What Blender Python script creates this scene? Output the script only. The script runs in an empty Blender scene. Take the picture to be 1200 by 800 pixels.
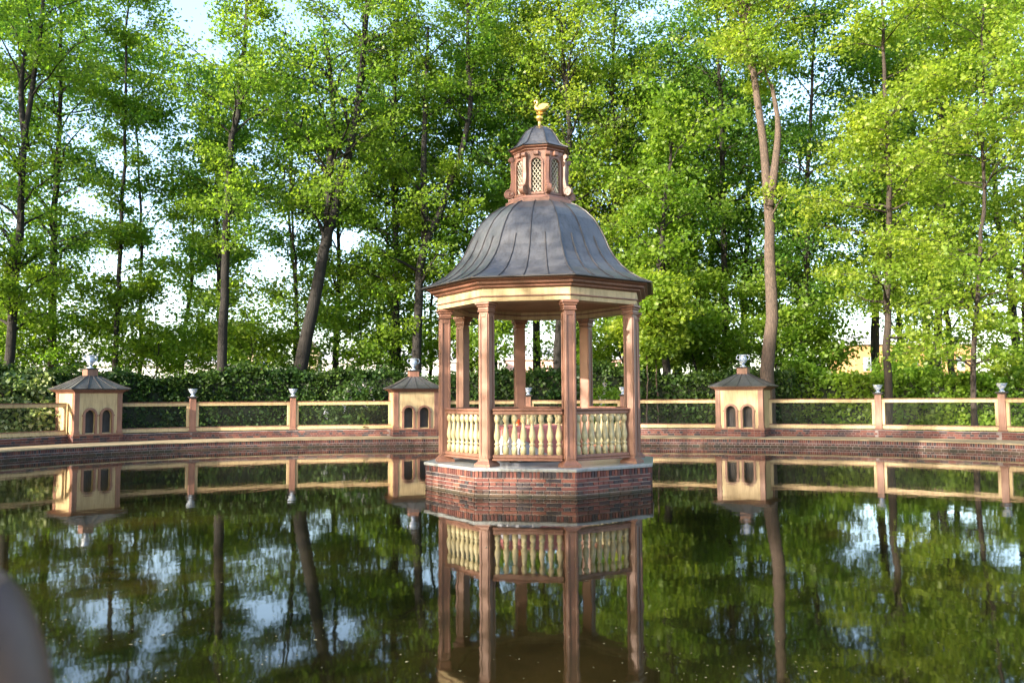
import bpy, bmesh, math, random
import numpy as np
from mathutils import Vector, Matrix
R = math.radians
sc = bpy.context.scene
col = sc.collection

# ------------------------------------------------------------------ camera, sky, sun, exposure
cam_d = bpy.data.cameras.new('camera')
cam = bpy.data.objects.new('camera', cam_d); col.objects.link(cam)
cam.location = (0, 0, 2.0)
cam.rotation_euler = (R(90 + 3.93), R(0.31), 0)
cam_d.sensor_width = 36; cam_d.lens = 28.8
cam_d.clip_start = 0.05; cam_d.clip_end = 3000
cam_d.dof.use_dof = True; cam_d.dof.focus_distance = 21; cam_d.dof.aperture_fstop = 2.6
sc.camera = cam

SUN_H = Vector((-0.76, -0.65)).normalized(); SUN_EL = 20.0
w = bpy.data.worlds.new('World'); sc.world = w; w.use_nodes = True
nt = w.node_tree; nt.nodes.clear()
sky = nt.nodes.new('ShaderNodeTexSky'); sky.sky_type = 'NISHITA'; sky.sun_disc = False
sky.sun_elevation = R(SUN_EL); sky.sun_rotation = math.atan2(SUN_H.x, SUN_H.y)
sky.air_density = 1.0; sky.dust_density = 2.0; sky.ozone_density = 1.0
bg = nt.nodes.new('ShaderNodeBackground'); bg.inputs['Strength'].default_value = 0.15
wo = nt.nodes.new('ShaderNodeOutputWorld')
nt.links.new(sky.outputs[0], bg.inputs[0]); nt.links.new(bg.outputs[0], wo.inputs[0])
sun_d = bpy.data.lights.new('sun', 'SUN'); sun_d.energy = 3.4; sun_d.angle = R(0.5); sun_d.color = (1.0, 0.90, 0.74)
sun = bpy.data.objects.new('sun', sun_d); col.objects.link(sun)
sdir = Vector((SUN_H.x * math.cos(R(SUN_EL)), SUN_H.y * math.cos(R(SUN_EL)), math.sin(R(SUN_EL))))
sun.rotation_euler = sdir.to_track_quat('Z', 'Y').to_euler()
sc.view_settings.view_transform = 'Standard'; sc.view_settings.look = 'None'
sc.view_settings.exposure = 2.3; sc.view_settings.gamma = 1.0
sc.render.engine = 'CYCLES'
sc.cycles.max_bounces = 8; sc.cycles.diffuse_bounces = 6; sc.cycles.transparent_max_bounces = 8
sc.cycles.use_denoising = True

# ------------------------------------------------------------------ materials
def nodes_mat(name):
    m = bpy.data.materials.new(name); m.use_nodes = True
    t = m.node_tree; b = t.nodes['Principled BSDF']
    return m, t, b
def N(t, typ, **kw):
    n = t.nodes.new(typ)
    for k, v in kw.items(): setattr(n, k, v)
    return n
def ramp(t, fac, stops):
    r = N(t, 'ShaderNodeValToRGB'); e = r.color_ramp.elements
    while len(e) < len(stops): e.new(0.5)
    for el, (p, c) in zip(e, stops): el.position = p; el.color = (*c, 1)
    t.links.new(fac, r.inputs[0]); return r.outputs[0]
def paint(name, c, rough=0.5, var=0.16, scale=3.0, bump=0.15, dirt=0.0, metal=0.0, grain=60.0):
    """painted / stone / metal surface: two scales of tone variation, fine relief, weather stains"""
    m, t, b = nodes_mat(name)
    tc = N(t, 'ShaderNodeTexCoord')
    n1 = N(t, 'ShaderNodeTexNoise'); n1.inputs['Scale'].default_value = scale; n1.inputs['Detail'].default_value = 6
    n2 = N(t, 'ShaderNodeTexNoise'); n2.inputs['Scale'].default_value = grain; n2.inputs['Detail'].default_value = 3
    t.links.new(tc.outputs['Object'], n1.inputs[0]); t.links.new(tc.outputs['Object'], n2.inputs[0])
    lo = tuple(x * (1 - var * 1.6) for x in c); hi = tuple(min(1, x * (1 + var)) for x in c)
    c1 = ramp(t, n1.outputs[0], [(0.3, lo), (0.5, c), (0.72, hi)])
    mx = N(t, 'ShaderNodeMix', data_type='RGBA', blend_type='MULTIPLY'); mx.inputs[0].default_value = 0.5
    c2 = ramp(t, n2.outputs[0], [(0.3, (0.72, 0.70, 0.68)), (0.6, (1, 1, 1))])
    t.links.new(c1, mx.inputs[6]); t.links.new(c2, mx.inputs[7])
    mp = N(t, 'ShaderNodeMapping'); mp.inputs['Scale'].default_value = (7, 7, 0.7); t.links.new(tc.outputs['Object'], mp.inputs[0])
    n3 = N(t, 'ShaderNodeTexNoise'); n3.inputs['Scale'].default_value = 2.0; n3.inputs['Detail'].default_value = 7; t.links.new(mp.outputs[0], n3.inputs[0])
    mx3 = N(t, 'ShaderNodeMix', data_type='RGBA', blend_type='MULTIPLY'); mx3.inputs[0].default_value = 0.75
    t.links.new(mx.outputs[2], mx3.inputs[6]); t.links.new(ramp(t, n3.outputs[0], [(0.33, (0.66, 0.63, 0.58)), (0.52, (1, 1, 1))]), mx3.inputs[7])
    t.links.new(mx3.outputs[2], b.inputs['Base Color'])
    b.inputs['Roughness'].default_value = rough; b.inputs['Metallic'].default_value = metal
    bp = N(t, 'ShaderNodeBump'); bp.inputs['Strength'].default_value = bump; bp.inputs['Distance'].default_value = 0.01
    t.links.new(n2.outputs[0], bp.inputs['Height']); t.links.new(bp.outputs[0], b.inputs['Normal'])
    return m
def brick_mat(name, per_object):
    m, t, b = nodes_mat(name)
    if per_object: rnd = N(t, 'ShaderNodeObjectInfo').outputs['Random']
    else: rnd = N(t, 'ShaderNodeNewGeometry').outputs['Random Per Island']
    c = ramp(t, rnd, [(0.0, (0.026, 0.023, 0.030)), (0.22, (0.045, 0.026, 0.028)), (0.34, (0.082, 0.028, 0.025)),
                      (0.75, (0.118, 0.037, 0.030)), (1.0, (0.17, 0.062, 0.042))])
    n = N(t, 'ShaderNodeTexNoise'); n.inputs['Scale'].default_value = 45; n.inputs['Detail'].default_value = 5
    tc = N(t, 'ShaderNodeTexCoord'); t.links.new(tc.outputs['Object'], n.inputs[0])
    mx = N(t, 'ShaderNodeMix', data_type='RGBA', blend_type='MULTIPLY'); mx.inputs[0].default_value = 0.6
    t.links.new(c, mx.inputs[6]); t.links.new(ramp(t, n.outputs[0], [(0.3, (0.6, 0.6, 0.62)), (0.65, (1.1, 1.05, 1.0))]), mx.inputs[7])
    gp = N(t, 'ShaderNodeNewGeometry'); sp = N(t, 'ShaderNodeSeparateXYZ'); t.links.new(gp.outputs['Position'], sp.inputs[0])
    nd = N(t, 'ShaderNodeTexNoise'); nd.inputs['Scale'].default_value = 3.0; nd.inputs['Detail'].default_value = 6; t.links.new(gp.outputs['Position'], nd.inputs[0])
    ad = N(t, 'ShaderNodeMath', operation='MULTIPLY_ADD'); ad.inputs[1].default_value = -0.22; t.links.new(nd.outputs[0], ad.inputs[0]); t.links.new(sp.outputs[2], ad.inputs[2])
    al = N(t, 'ShaderNodeMapRange'); al.inputs[1].default_value = 0.02; al.inputs[2].default_value = 0.11; al.inputs[3].default_value = 0.75; al.inputs[4].default_value = 0.0; t.links.new(ad.outputs[0], al.inputs[0])
    mg = N(t, 'ShaderNodeMix', data_type='RGBA'); t.links.new(al.outputs[0], mg.inputs[0]); t.links.new(mx.outputs[2], mg.inputs[6]); mg.inputs[7].default_value = (0.035, 0.034, 0.018, 1)
    t.links.new(mg.outputs[2], b.inputs['Base Color']); b.inputs['Roughness'].default_value = 0.85
    bp = N(t, 'ShaderNodeBump'); bp.inputs['Strength'].default_value = 0.4; bp.inputs['Distance'].default_value = 0.006
    t.links.new(n.outputs[0], bp.inputs['Height']); t.links.new(bp.outputs[0], b.inputs['Normal'])
    return m
def leaf_mat(name, stops, trans=0.45):
    m, t, b = nodes_mat(name); t.nodes.remove(b)
    g = N(t, 'ShaderNodeNewGeometry')
    c = ramp(t, g.outputs['Random Per Island'], stops)
    tc = N(t, 'ShaderNodeTexCoord'); n = N(t, 'ShaderNodeTexNoise'); n.inputs['Scale'].default_value = 0.45; n.inputs['Detail'].default_value = 2
    t.links.new(tc.outputs['Object'], n.inputs[0])
    mx = N(t, 'ShaderNodeMix', data_type='RGBA', blend_type='MULTIPLY'); mx.inputs[0].default_value = 1
    t.links.new(c, mx.inputs[6]); t.links.new(ramp(t, n.outputs[0], [(0.35, (0.72, 0.85, 0.8)), (0.65, (1.15, 1.05, 0.9))]), mx.inputs[7])
    d = N(t, 'ShaderNodeBsdfDiffuse'); tr = N(t, 'ShaderNodeBsdfTranslucent'); gl = N(t, 'ShaderNodeBsdfGlossy')
    gl.inputs['Roughness'].default_value = 0.45; gl.inputs[0].default_value = (0.8, 0.8, 0.8, 1)
    sat = N(t, 'ShaderNodeMix', data_type='RGBA', blend_type='MULTIPLY'); sat.inputs[0].default_value = 1
    sat.inputs[7].default_value = (1.6, 1.6, 0.9, 1)
    t.links.new(mx.outputs[2], sat.inputs[6])
    t.links.new(mx.outputs[2], d.inputs[0]); t.links.new(sat.outputs[2], tr.inputs[0])
    a = N(t, 'ShaderNodeMixShader'); a.inputs[0].default_value = trans
    t.links.new(d.outputs[0], a.inputs[1]); t.links.new(tr.outputs[0], a.inputs[2])
    a2 = N(t, 'ShaderNodeMixShader'); a2.inputs[0].default_value = 0.02
    t.links.new(a.outputs[0], a2.inputs[1]); t.links.new(gl.outputs[0], a2.inputs[2])
    t.links.new(a2.outputs[0], t.nodes['Material Output'].inputs[0])
    return m
def bark_mat(name, c, sc_=1.0):
    m, t, b = nodes_mat(name)
    tc = N(t, 'ShaderNodeTexCoord'); mp = N(t, 'ShaderNodeMapping'); mp.inputs['Scale'].default_value = (9, 9, 1.6)
    t.links.new(tc.outputs['Object'], mp.inputs[0])
    n = N(t, 'ShaderNodeTexNoise'); n.inputs['Scale'].default_value = 2.2 * sc_; n.inputs['Detail'].default_value = 8; n.inputs['Roughness'].default_value = 0.65
    t.links.new(mp.outputs[0], n.inputs[0])
    t.links.new(ramp(t, n.outputs[0], [(0.32, tuple(x * 0.35 for x in c)), (0.5, c), (0.7, tuple(x * 1.7 for x in c))]), b.inputs['Base Color'])
    b.inputs['Roughness'].default_value = 0.9
    bp = N(t, 'ShaderNodeBump'); bp.inputs['Strength'].default_value = 0.9; bp.inputs['Distance'].default_value = 0.05
    t.links.new(n.outputs[0], bp.inputs['Height']); t.links.new(bp.outputs[0], b.inputs['Normal'])
    return m

M = {}
M['terra'] = paint('terracotta_paint', (0.215, 0.103, 0.070), 0.45, 0.12, 2.2, 0.1)
M['terra_deep'] = paint('deep_terracotta_paint', (0.17, 0.070, 0.043), 0.5, 0.14, 2.2, 0.1)
M['cream'] = paint('cream_paint', (0.47, 0.35, 0.19), 0.5, 0.10, 2.0, 0.1)
M['cream_pale'] = paint('pale_cream_paint', (0.43, 0.37, 0.21), 0.5, 0.08, 3.0, 0.08)
M['soffit'] = paint('soffit_boards', (0.36, 0.21, 0.11), 0.6, 0.15, 2.0, 0.1)
M['slab'] = paint('pale_slab_stone', (0.26, 0.275, 0.28), 0.35, 0.12, 3.0, 0.1)
M['mortar'] = paint('mortar', (0.26, 0.225, 0.215), 0.95, 0.25, 4.0, 0.4)
M['mortar_wall'] = paint('wall_mortar', (0.24, 0.20, 0.19), 0.95, 0.25, 4.0, 0.4)
M['brick'] = brick_mat('brick_clay', True)
M['brick_far'] = brick_mat('brick_clay_courses', False)
M['roof'] = paint('weathered_sheet_metal', (0.098, 0.098, 0.104), 0.36, 0.22, 1.6, 0.08, metal=0.35, grain=25)
M['seam'] = paint('sheet_metal_seam', (0.055, 0.05, 0.05), 0.5, 0.2, 3.0, 0.05, metal=0.3)
M['gold'] = paint('gilding', (0.86, 0.55, 0.16), 0.3, 0.12, 6.0, 0.1, metal=0.85)
M['lattice'] = paint('white_lattice_paint', (0.55, 0.50, 0.40), 0.5, 0.06, 6.0, 0.05)
M['dark_in'] = paint('dark_interior_boards', (0.045, 0.042, 0.042), 0.8, 0.2, 3.0, 0.1)
M['ledge'] = paint('sandy_walkway', (0.31, 0.24, 0.145), 0.85, 0.22, 1.3, 0.3, grain=35)
M['urn'] = None
M['white_cloth'] = paint('white_linen', (0.50, 0.50, 0.56), 0.85, 0.05, 5.0, 0.1)
M['pink_cloth'] = paint('pink_linen', (0.55, 0.20, 0.19), 0.85, 0.08, 5.0, 0.1)
M['stone'] = paint('grey_limestone', (0.42, 0.36, 0.27), 0.85, 0.25, 1.2, 0.3)
M['bark'] = bark_mat('dark_bark', (0.012, 0.0095, 0.008))
M['bark_mid'] = bark_mat('brown_bark', (0.03, 0.021, 0.016))
M['bark_pale'] = bark_mat('pale_bark', (0.075, 0.052, 0.039), 1.5)
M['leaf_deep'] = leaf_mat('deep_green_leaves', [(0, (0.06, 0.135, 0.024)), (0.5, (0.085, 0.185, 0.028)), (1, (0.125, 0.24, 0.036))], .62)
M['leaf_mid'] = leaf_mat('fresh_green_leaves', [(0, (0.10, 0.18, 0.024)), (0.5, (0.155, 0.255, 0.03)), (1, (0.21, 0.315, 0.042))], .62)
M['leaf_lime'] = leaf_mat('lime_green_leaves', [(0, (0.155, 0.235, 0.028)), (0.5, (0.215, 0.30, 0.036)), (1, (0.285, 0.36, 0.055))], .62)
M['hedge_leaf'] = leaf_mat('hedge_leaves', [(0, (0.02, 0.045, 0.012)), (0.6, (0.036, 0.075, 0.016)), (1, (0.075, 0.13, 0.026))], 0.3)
M['pale_leaf'] = leaf_mat('pale_bush_leaves', [(0, (0.09, 0.14, 0.035)), (0.6, (0.17, 0.23, 0.07)), (1, (0.42, 0.44, 0.30))], 0.3)
M['lilac'] = leaf_mat('lilac_petals', [(0, (0.42, 0.36, 0.55)), (1, (0.66, 0.60, 0.75))], 0.3)
def urn_mat():
    m, t, b = nodes_mat('blue_and_white_glaze')
    tc = N(t, 'ShaderNodeTexCoord'); n = N(t, 'ShaderNodeTexNoise'); n.inputs['Scale'].default_value = 11; n.inputs['Detail'].default_value = 2
    t.links.new(tc.outputs['Object'], n.inputs[0])
    t.links.new(ramp(t, n.outputs[0], [(0.0, (0.16, 0.22, 0.36)), (0.42, (0.20, 0.27, 0.42)), (0.5, (0.46, 0.50, 0.55)), (1, (0.56, 0.58, 0.60))]), b.inputs['Base Color'])
    b.inputs['Roughness'].default_value = 0.2
    return m
M['urn'] = urn_mat()
def ground_mat():
    m, t, b = nodes_mat('garden_soil_and_grass')
    tc = N(t, 'ShaderNodeTexCoord'); n = N(t, 'ShaderNodeTexNoise'); n.inputs['Scale'].default_value = 0.35; n.inputs['Detail'].default_value = 9
    t.links.new(tc.outputs['Object'], n.inputs[0])
    t.links.new(ramp(t, n.outputs[0], [(0.35, (0.05, 0.075, 0.02)), (0.52, (0.09, 0.12, 0.03)), (0.7, (0.16, 0.13, 0.07))]), b.inputs['Base Color'])
    b.inputs['Roughness'].default_value = 0.95
    return m
M['ground'] = ground_mat()
def water_mat():
    m, t, b = nodes_mat('pond_water')
    tc = N(t, 'ShaderNodeTexCoord')
    n0 = N(t, 'ShaderNodeTexNoise'); n0.inputs['Scale'].default_value = 0.28; n0.inputs['Detail'].default_value = 5
    t.links.new(tc.outputs['Object'], n0.inputs[0])
    t.links.new(ramp(t, n0.outputs[0], [(0.35, (0.006, 0.006, 0.002)), (0.55, (0.010, 0.0085, 0.0027)), (0.74, (0.034, 0.023, 0.006))]), b.inputs['Base Color'])  # murk colour; the browner noise patches stand in for sunlit golden bands
    b.inputs['Roughness'].default_value = 0.035; b.inputs['IOR'].default_value = 1.333
    mp = N(t, 'ShaderNodeMapping'); mp.inputs['Scale'].default_value = (1.0, 0.75, 1)
    t.links.new(tc.outputs['Object'], mp.inputs[0])
    n1 = N(t, 'ShaderNodeTexNoise'); n1.inputs['Scale'].default_value = 2.2; n1.inputs['Detail'].default_value = 2.5
    t.links.new(mp.outputs[0], n1.inputs[0])
    bp = N(t, 'ShaderNodeBump'); bp.inputs['Strength'].default_value = 0.5; bp.inputs['Distance'].default_value = 0.0035
    t.links.new(n1.outputs[0], bp.inputs['Height']); t.links.new(bp.outputs[0], b.inputs['Normal'])
    return m
M['water'] = water_mat()
def net_mat():
    m, t, b = nodes_mat('fine_netting')
    b.inputs['Base Color'].default_value = (0.16, 0.17, 0.15, 1); b.inputs['Roughness'].default_value = 0.8
    b.inputs['Alpha'].default_value = 0.04
    return m
M['net'] = net_mat()

# ------------------------------------------------------------------ mesh helpers
class MB:
    def __init__(s): s.v = []; s.f = []; s.M = None
    def add(s, vs, fs):
        o = len(s.v)
        if s.M is not None: vs = [tuple(s.M @ Vector(q)) for q in vs]
        s.v += [tuple(q) for q in vs]; s.f += [tuple(i + o for i in q) for q in fs]; return s
    def box(s, x0, x1, y0, y1, z0, z1, bev=0.0):
        if bev <= 0:
            s.add([(x0,y0,z0),(x1,y0,z0),(x1,y1,z0),(x0,y1,z0),(x0,y0,z1),(x1,y0,z1),(x1,y1,z1),(x0,y1,z1)],
                  [(3,2,1,0),(4,5,6,7),(0,1,5,4),(1,2,6,5),(2,3,7,6),(3,0,4,7)])
            return s
        b = min(bev, (x1-x0)*.45, (y1-y0)*.45, (z1-z0)*.45)
        vs = []
        for (z, i) in ((z0, b), (z0+b, 0), (z1-b, 0), (z1, b)):
            vs += [(x0+i+(b if not i else 0),y0+i,z),(x1-i-(b if not i else 0),y0+i,z),(x1-i,y0+i+(b if not i else 0),z),(x1-i,y1-i-(b if not i else 0),z),
                   (x1-i-(b if not i else 0),y1-i,z),(x0+i+(b if not i else 0),y1-i,z),(x0+i,y1-i-(b if not i else 0),z),(x0+i,y0+i+(b if not i else 0),z)]
        fs = [tuple(range(7,-1,-1)), tuple(range(24,32))]
        for k in range(3):
            for j in range(8): fs.append((k*8+j, k*8+(j+1)%8, k*8+8+(j+1)%8, k*8+8+j))
        return s.add(vs, fs)
    def tube(s, pts, rad, n=8, cap=True, ecc=None):
        P = np.array(pts, float); k = len(P)
        T = np.gradient(P, axis=0); T /= np.linalg.norm(T, axis=1)[:, None] + 1e-9
        a = np.linspace(0, 2*np.pi, n, endpoint=False); ca, sa = np.cos(a), np.sin(a)
        ref = np.array([1., 0, 0]) if abs(T[0][0]) < 0.8 else np.array([0, 1., 0])
        vs = []
        u = ref - T[0]*ref.dot(T[0]); u /= np.linalg.norm(u)
        for i in range(k):
            u = u - T[i]*u.dot(T[i]); u /= np.linalg.norm(u) + 1e-9
            v = np.cross(T[i], u); r = rad[i] if hasattr(rad, '__len__') else rad
            e = 1.0 if ecc is None else ecc[i]
            vs += [tuple(q) for q in P[i] + r*(ca[:, None]*u + e*sa[:, None]*v)]
        fs = [(i*n+j, i*n+(j+1)%n, (i+1)*n+(j+1)%n, (i+1)*n+j) for i in range(k-1) for j in range(n)]
        if cap: fs += [tuple(range(n-1,-1,-1)), tuple(range((k-1)*n, k*n))]
        return s.add(vs, fs)
    def lathe(s, prof, n=16, c=(0,0,0), a0=0.0):
        vs = [(c[0]+r*math.cos(a0+2*math.pi*j/n), c[1]+r*math.sin(a0+2*math.pi*j/n), c[2]+z) for r, z in prof for j in range(n)]
        k = len(prof)
        fs = [(i*n+j, i*n+(j+1)%n, (i+1)*n+(j+1)%n, (i+1)*n+j) for i in range(k-1) for j in range(n)]
        fs += [tuple(range(n-1,-1,-1)), tuple(range((k-1)*n, k*n))]
        return s.add(vs, fs)
    def prism(s, poly, h, axis='z', z0=0.0):
        """closed polygon extruded: axis z -> (x,y); axis y -> (x,z) extruded along y"""
        n = len(poly)
        if axis == 'z': vs = [(x,y,z0) for x,y in poly] + [(x,y,z0+h) for x,y in poly]
        else: vs = [(x,z0,y) for x,y in poly] + [(x,z0+h,y) for x,y in poly]
        fs = [tuple(range(n-1,-1,-1)), tuple(range(n,2*n))] + [(i,(i+1)%n,n+(i+1)%n,n+i) for i in range(n)]
        return s.add(vs, fs)
    def mesh(s, name, mat, smooth=False):
        me = bpy.data.meshes.new(name); me.from_pydata(s.v, [], s.f); me.materials.append(mat)
        bm = bmesh.new(); bm.from_mesh(me); bmesh.ops.recalc_face_normals(bm, faces=bm.faces); bm.to_mesh(me); bm.free()
        if smooth: me.polygons.foreach_set('use_smooth', [True]*len(me.polygons))
        return me
    def build(s, name, mat, parent=None, smooth=False):
        return link(name, s.mesh(name, mat, smooth), parent)
def link(name, me, parent=None, mw=None, kind=None):
    o = bpy.data.objects.new(name, me); col.objects.link(o)
    if parent is not None: o.parent = parent
    if mw is not None: o.matrix_local = mw
    if kind: o['kind'] = kind
    return o
def tag(o, label=None, cat=None, group=None, kind=None):
    if label: o['label'] = label
    if cat: o['category'] = cat
    if group: o['group'] = group
    if kind: o['kind'] = kind
    return o
def thing(name, label, cat, loc=(0,0,0), rz=0, group=None):
    o = bpy.data.objects.new(name, None); col.objects.link(o); o.location = loc; o.rotation_euler = (0,0,rz)
    o.empty_display_size = 0.2
    return tag(o, label, cat, group)
def quads_mesh(name, V, mat):
    """V: (n,4,3) array of separate quads"""
    n = len(V); me = bpy.data.meshes.new(name)
    me.vertices.add(n*4); me.vertices.foreach_set('co', V.astype(np.float32).ravel())
    me.loops.add(n*4); me.loops.foreach_set('vertex_index', np.arange(n*4, dtype=np.int32))
    me.polygons.add(n); me.polygons.foreach_set('loop_start', np.arange(0, n*4, 4, dtype=np.int32))
    try: me.polygons.foreach_set('loop_total', np.full(n, 4, dtype=np.int32))
    except Exception: pass
    me.update(calc_edges=True); me.materials.append(mat); return me

# ------------------------------------------------------------------ plan of the pond
PC = Vector((0.65, 18.3)); PROT = R(-7); SUPER = 2.6; WZ = 0.10
A_IN, B_IN = 18.2, 14.5          # inner face of the pond wall
A_OUT, B_OUT = 20.7, 16.6        # fence line
Z_LEDGE = 0.42
def ell(t, a, b):
    c, s_ = math.cos(t), math.sin(t); k = (abs(c)**SUPER + abs(s_)**SUPER)**(-1/SUPER)
    x, y = a*c*k, b*s_*k
    return Vector((PC.x + x*math.cos(PROT) - y*math.sin(PROT), PC.y + x*math.sin(PROT) + y*math.cos(PROT)))
def ray_t(k, a, b):
    """angle on the far half of the ellipse where X/Y = k"""
    best = None
    for i in range(4000):
        t = R(5 + 165*i/4000.0); p = ell(t, a, b); e = abs(p.x/p.y - k)
        if best is None or e < best[0]: best = (e, t)
    return best[1]

# ground: one sheet from the fence line outwards to the horizon
NSEG = 160
g = MB(); rings = []
for a, b in ((A_OUT-0.15, B_OUT-0.15), (A_OUT+12, B_OUT+12), (A_OUT+40, B_OUT+40), (160, 160), (500, 500), (2200, 2200)):
    rings.append([ell(2*math.pi*i/NSEG, a, b) for i in range(NSEG)])
vs = [(p.x, p.y, 0.40) for r_ in rings for p in r_]
fs = [(k*NSEG+i, k*NSEG+(i+1)%NSEG, (k+1)*NSEG+(i+1)%NSEG, (k+1)*NSEG+i) for k in range(len(rings)-1) for i in range(NSEG)]
g.add(vs, fs); tag(g.build('ground', M['ground']), kind='structure')
# walkway ledge
g = MB()
prof = [(A_IN-0.03, B_IN-0.03, Z_LEDGE-0.045), (A_IN-0.03, B_IN-0.03, Z_LEDGE-0.01), (A_IN-0.02, B_IN-0.02, Z_LEDGE), (A_OUT+0.1, B_OUT+0.1, Z_LEDGE), (A_OUT+0.1, B_OUT+0.1, Z_LEDGE-0.2)]
for a, b, z in prof: g.v += [(*ell(2*math.pi*i/NSEG, a, b), z) for i in range(NSEG)]
g.f = [(k*NSEG+i, k*NSEG+(i+1)%NSEG, (k+1)*NSEG+(i+1)%NSEG, (k+1)*NSEG+i) for k in range(len(prof)-1) for i in range(NSEG)]
tag(g.build('walkway', M['ledge']), kind='structure')
# water
g = MB(); g.v = [(PC.x, PC.y, WZ)] + [(*ell(2*math.pi*i/NSEG, A_IN+0.1, B_IN+0.1), WZ) for i in range(NSEG)]
g.f = [(0, 1+i, 1+(i+1)%NSEG) for i in range(NSEG)]
tag(g.build('water', M['water']), kind='structure')
# pond wall
pw = thing('pond_wall', 'low curved brick retaining wall ringing the pond at the waterline', 'wall', (PC.x, PC.y, 0))
g = MB()
for a, b, z in ((A_IN+0.012, B_IN+0.012, -0.5), (A_IN+0.012, B_IN+0.012, Z_LEDGE-0.05), (A_IN+0.4, B_IN+0.4, Z_LEDGE-0.05)):
    g.v += [(*(ell(2*math.pi*i/NSEG, a, b)-PC), z) for i in range(NSEG)]
g.f = [(k*NSEG+i, k*NSEG+(i+1)%NSEG, (k+1)*NSEG+(i+1)%NSEG, (k+1)*NSEG+i) for k in range(2) for i in range(NSEG)]
g.build('mortar_core', M['mortar_wall'], pw)
def arc_table(a, b, t0, t1, n=1500):
    P = [ell(t0+(t1-t0)*i/n, a, b) for i in range(n+1)]; S = [0]
    for i in range(n): S.append(S[-1] + (P[i+1]-P[i]).length)
    return P, S
def at_s(P, S, s):
    i = max(0, min(len(S)-2, int(np.searchsorted(S, s))-1)); f = (s-S[i])/(S[i+1]-S[i])
    return P[i].lerp(P[i+1], f)
def brick_box(g, p, q, z0, z1, proud, back, rnd):
    """a brick from plan point p to q, outward normal to the right of p->q"""
    d = (q-p).normalized(); n = Vector((d.y, -d.x)); o = n*(proud + rnd.uniform(-0.002, 0.003)); bk = n*(-back)
    a, b_, c, e = p+o, q+o, q+bk, p+bk
    g.add([(a.x,a.y,z0),(b_.x,b_.y,z0),(c.x,c.y,z0),(e.x,e.y,z0),(a.x,a.y,z1),(b_.x,b_.y,z1),(c.x,c.y,z1),(e.x,e.y,z1)],
          [(0,1,5,4),(1,2,6,5),(3,0,4,7),(4,5,6,7),(3,2,1,0)])
rnd = random.Random(5)
P, S = arc_table(A_IN, B_IN, R(168), R(8))
g = MB(); top = Z_LEDGE-0.05
rows = [(top-0.115, top, 0.075)] + [(top-0.125-0.075*(k+1), top-0.143-0.075*k, 0.262 if k % 2 else 0.131) for k in range(4)]
for k, (z0, z1, pitch) in enumerate(rows):
    s = 0.02 + (0.06 if k % 2 else 0)
    while s + pitch < S[-1]:
        p, q = at_s(P, S, s)-PC, at_s(P, S, s+pitch-0.015)-PC
        brick_box(g, q, p, z0, z1, -0.0, 0.02, rnd) if False else brick_box(g, p, q, z0, z1, 0.0, 0.02, rnd)
        s += pitch
tag(g.build('brick_courses', M['brick_far'], pw), kind='stuff')

# ------------------------------------------------------------------ fence with posts, rails and brick plinth
POST_K = {'l2': -0.80, 'l1': -0.665, 'a': -0.3885, 'b': -0.2667, 'c': 0.0198, 'd': 0.1354, 'e': 0.4458, 'f': 0.597, 'g': 0.745}
HOUSE_K = {'L': -0.510, 'C': -0.1208, 'R': 0.2833}
post_t = {k: ray_t(v, A_OUT, B_OUT) for k, v in POST_K.items()}
house_t = {k: ray_t(v, A_OUT, B_OUT) for k, v in HOUSE_K.items()}
ZP0, ZP1 = Z_LEDGE-0.02, 0.70          # plinth
ZR0, ZR1, ZR2, ZR3 = 0.745, 0.90, 1.74, 1.90   # bottom rail, top rail
POST_TOP = 2.10
post_me = None
def make_post_mesh():
    g = MB()
    g.box(-.12,.12,-.12,.12, 0.70, POST_TOP-0.05, .012)
    g.box(-.155,.155,-.155,.155, 0.702, 0.78, .02)
    for s in (-1, 1):                                     # raised border of the sunk panel on front and back
        y0, y1 = (-.128, -.119) if s < 0 else (.119, .128)
        g.box(-.115,-.085,y0,y1,.84,1.98); g.box(.085,.115,y0,y1,.84,1.98); g.box(-.0849,.0849,y0,y1,1.95,1.98); g.box(-.0849,.0849,y0,y1,.84,.87)
    return g.mesh('post', M['terra'])
def post_cap_mesh():
    g = MB(); g.box(-.16,.16,-.16,.16,POST_TOP-.05,POST_TOP-.02,.008); g.box(-.19,.19,-.19,.19,POST_TOP-.0195,POST_TOP+.02,.012)
    return g.mesh('cap', M['seam'])
post_me = make_post_mesh(); cap_me = post_cap_mesh()
def frame_at(p, d):
    """matrix with x along d (plan), -y towards the pond"""
    n = Vector((-d.y, d.x))
    m = Matrix(((d.x, n.x, 0, p.x), (d.y, n.y, 0, p.y), (0, 0, 1, 0), (0, 0, 0, 1))); return m
urn_spots = []
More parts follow.
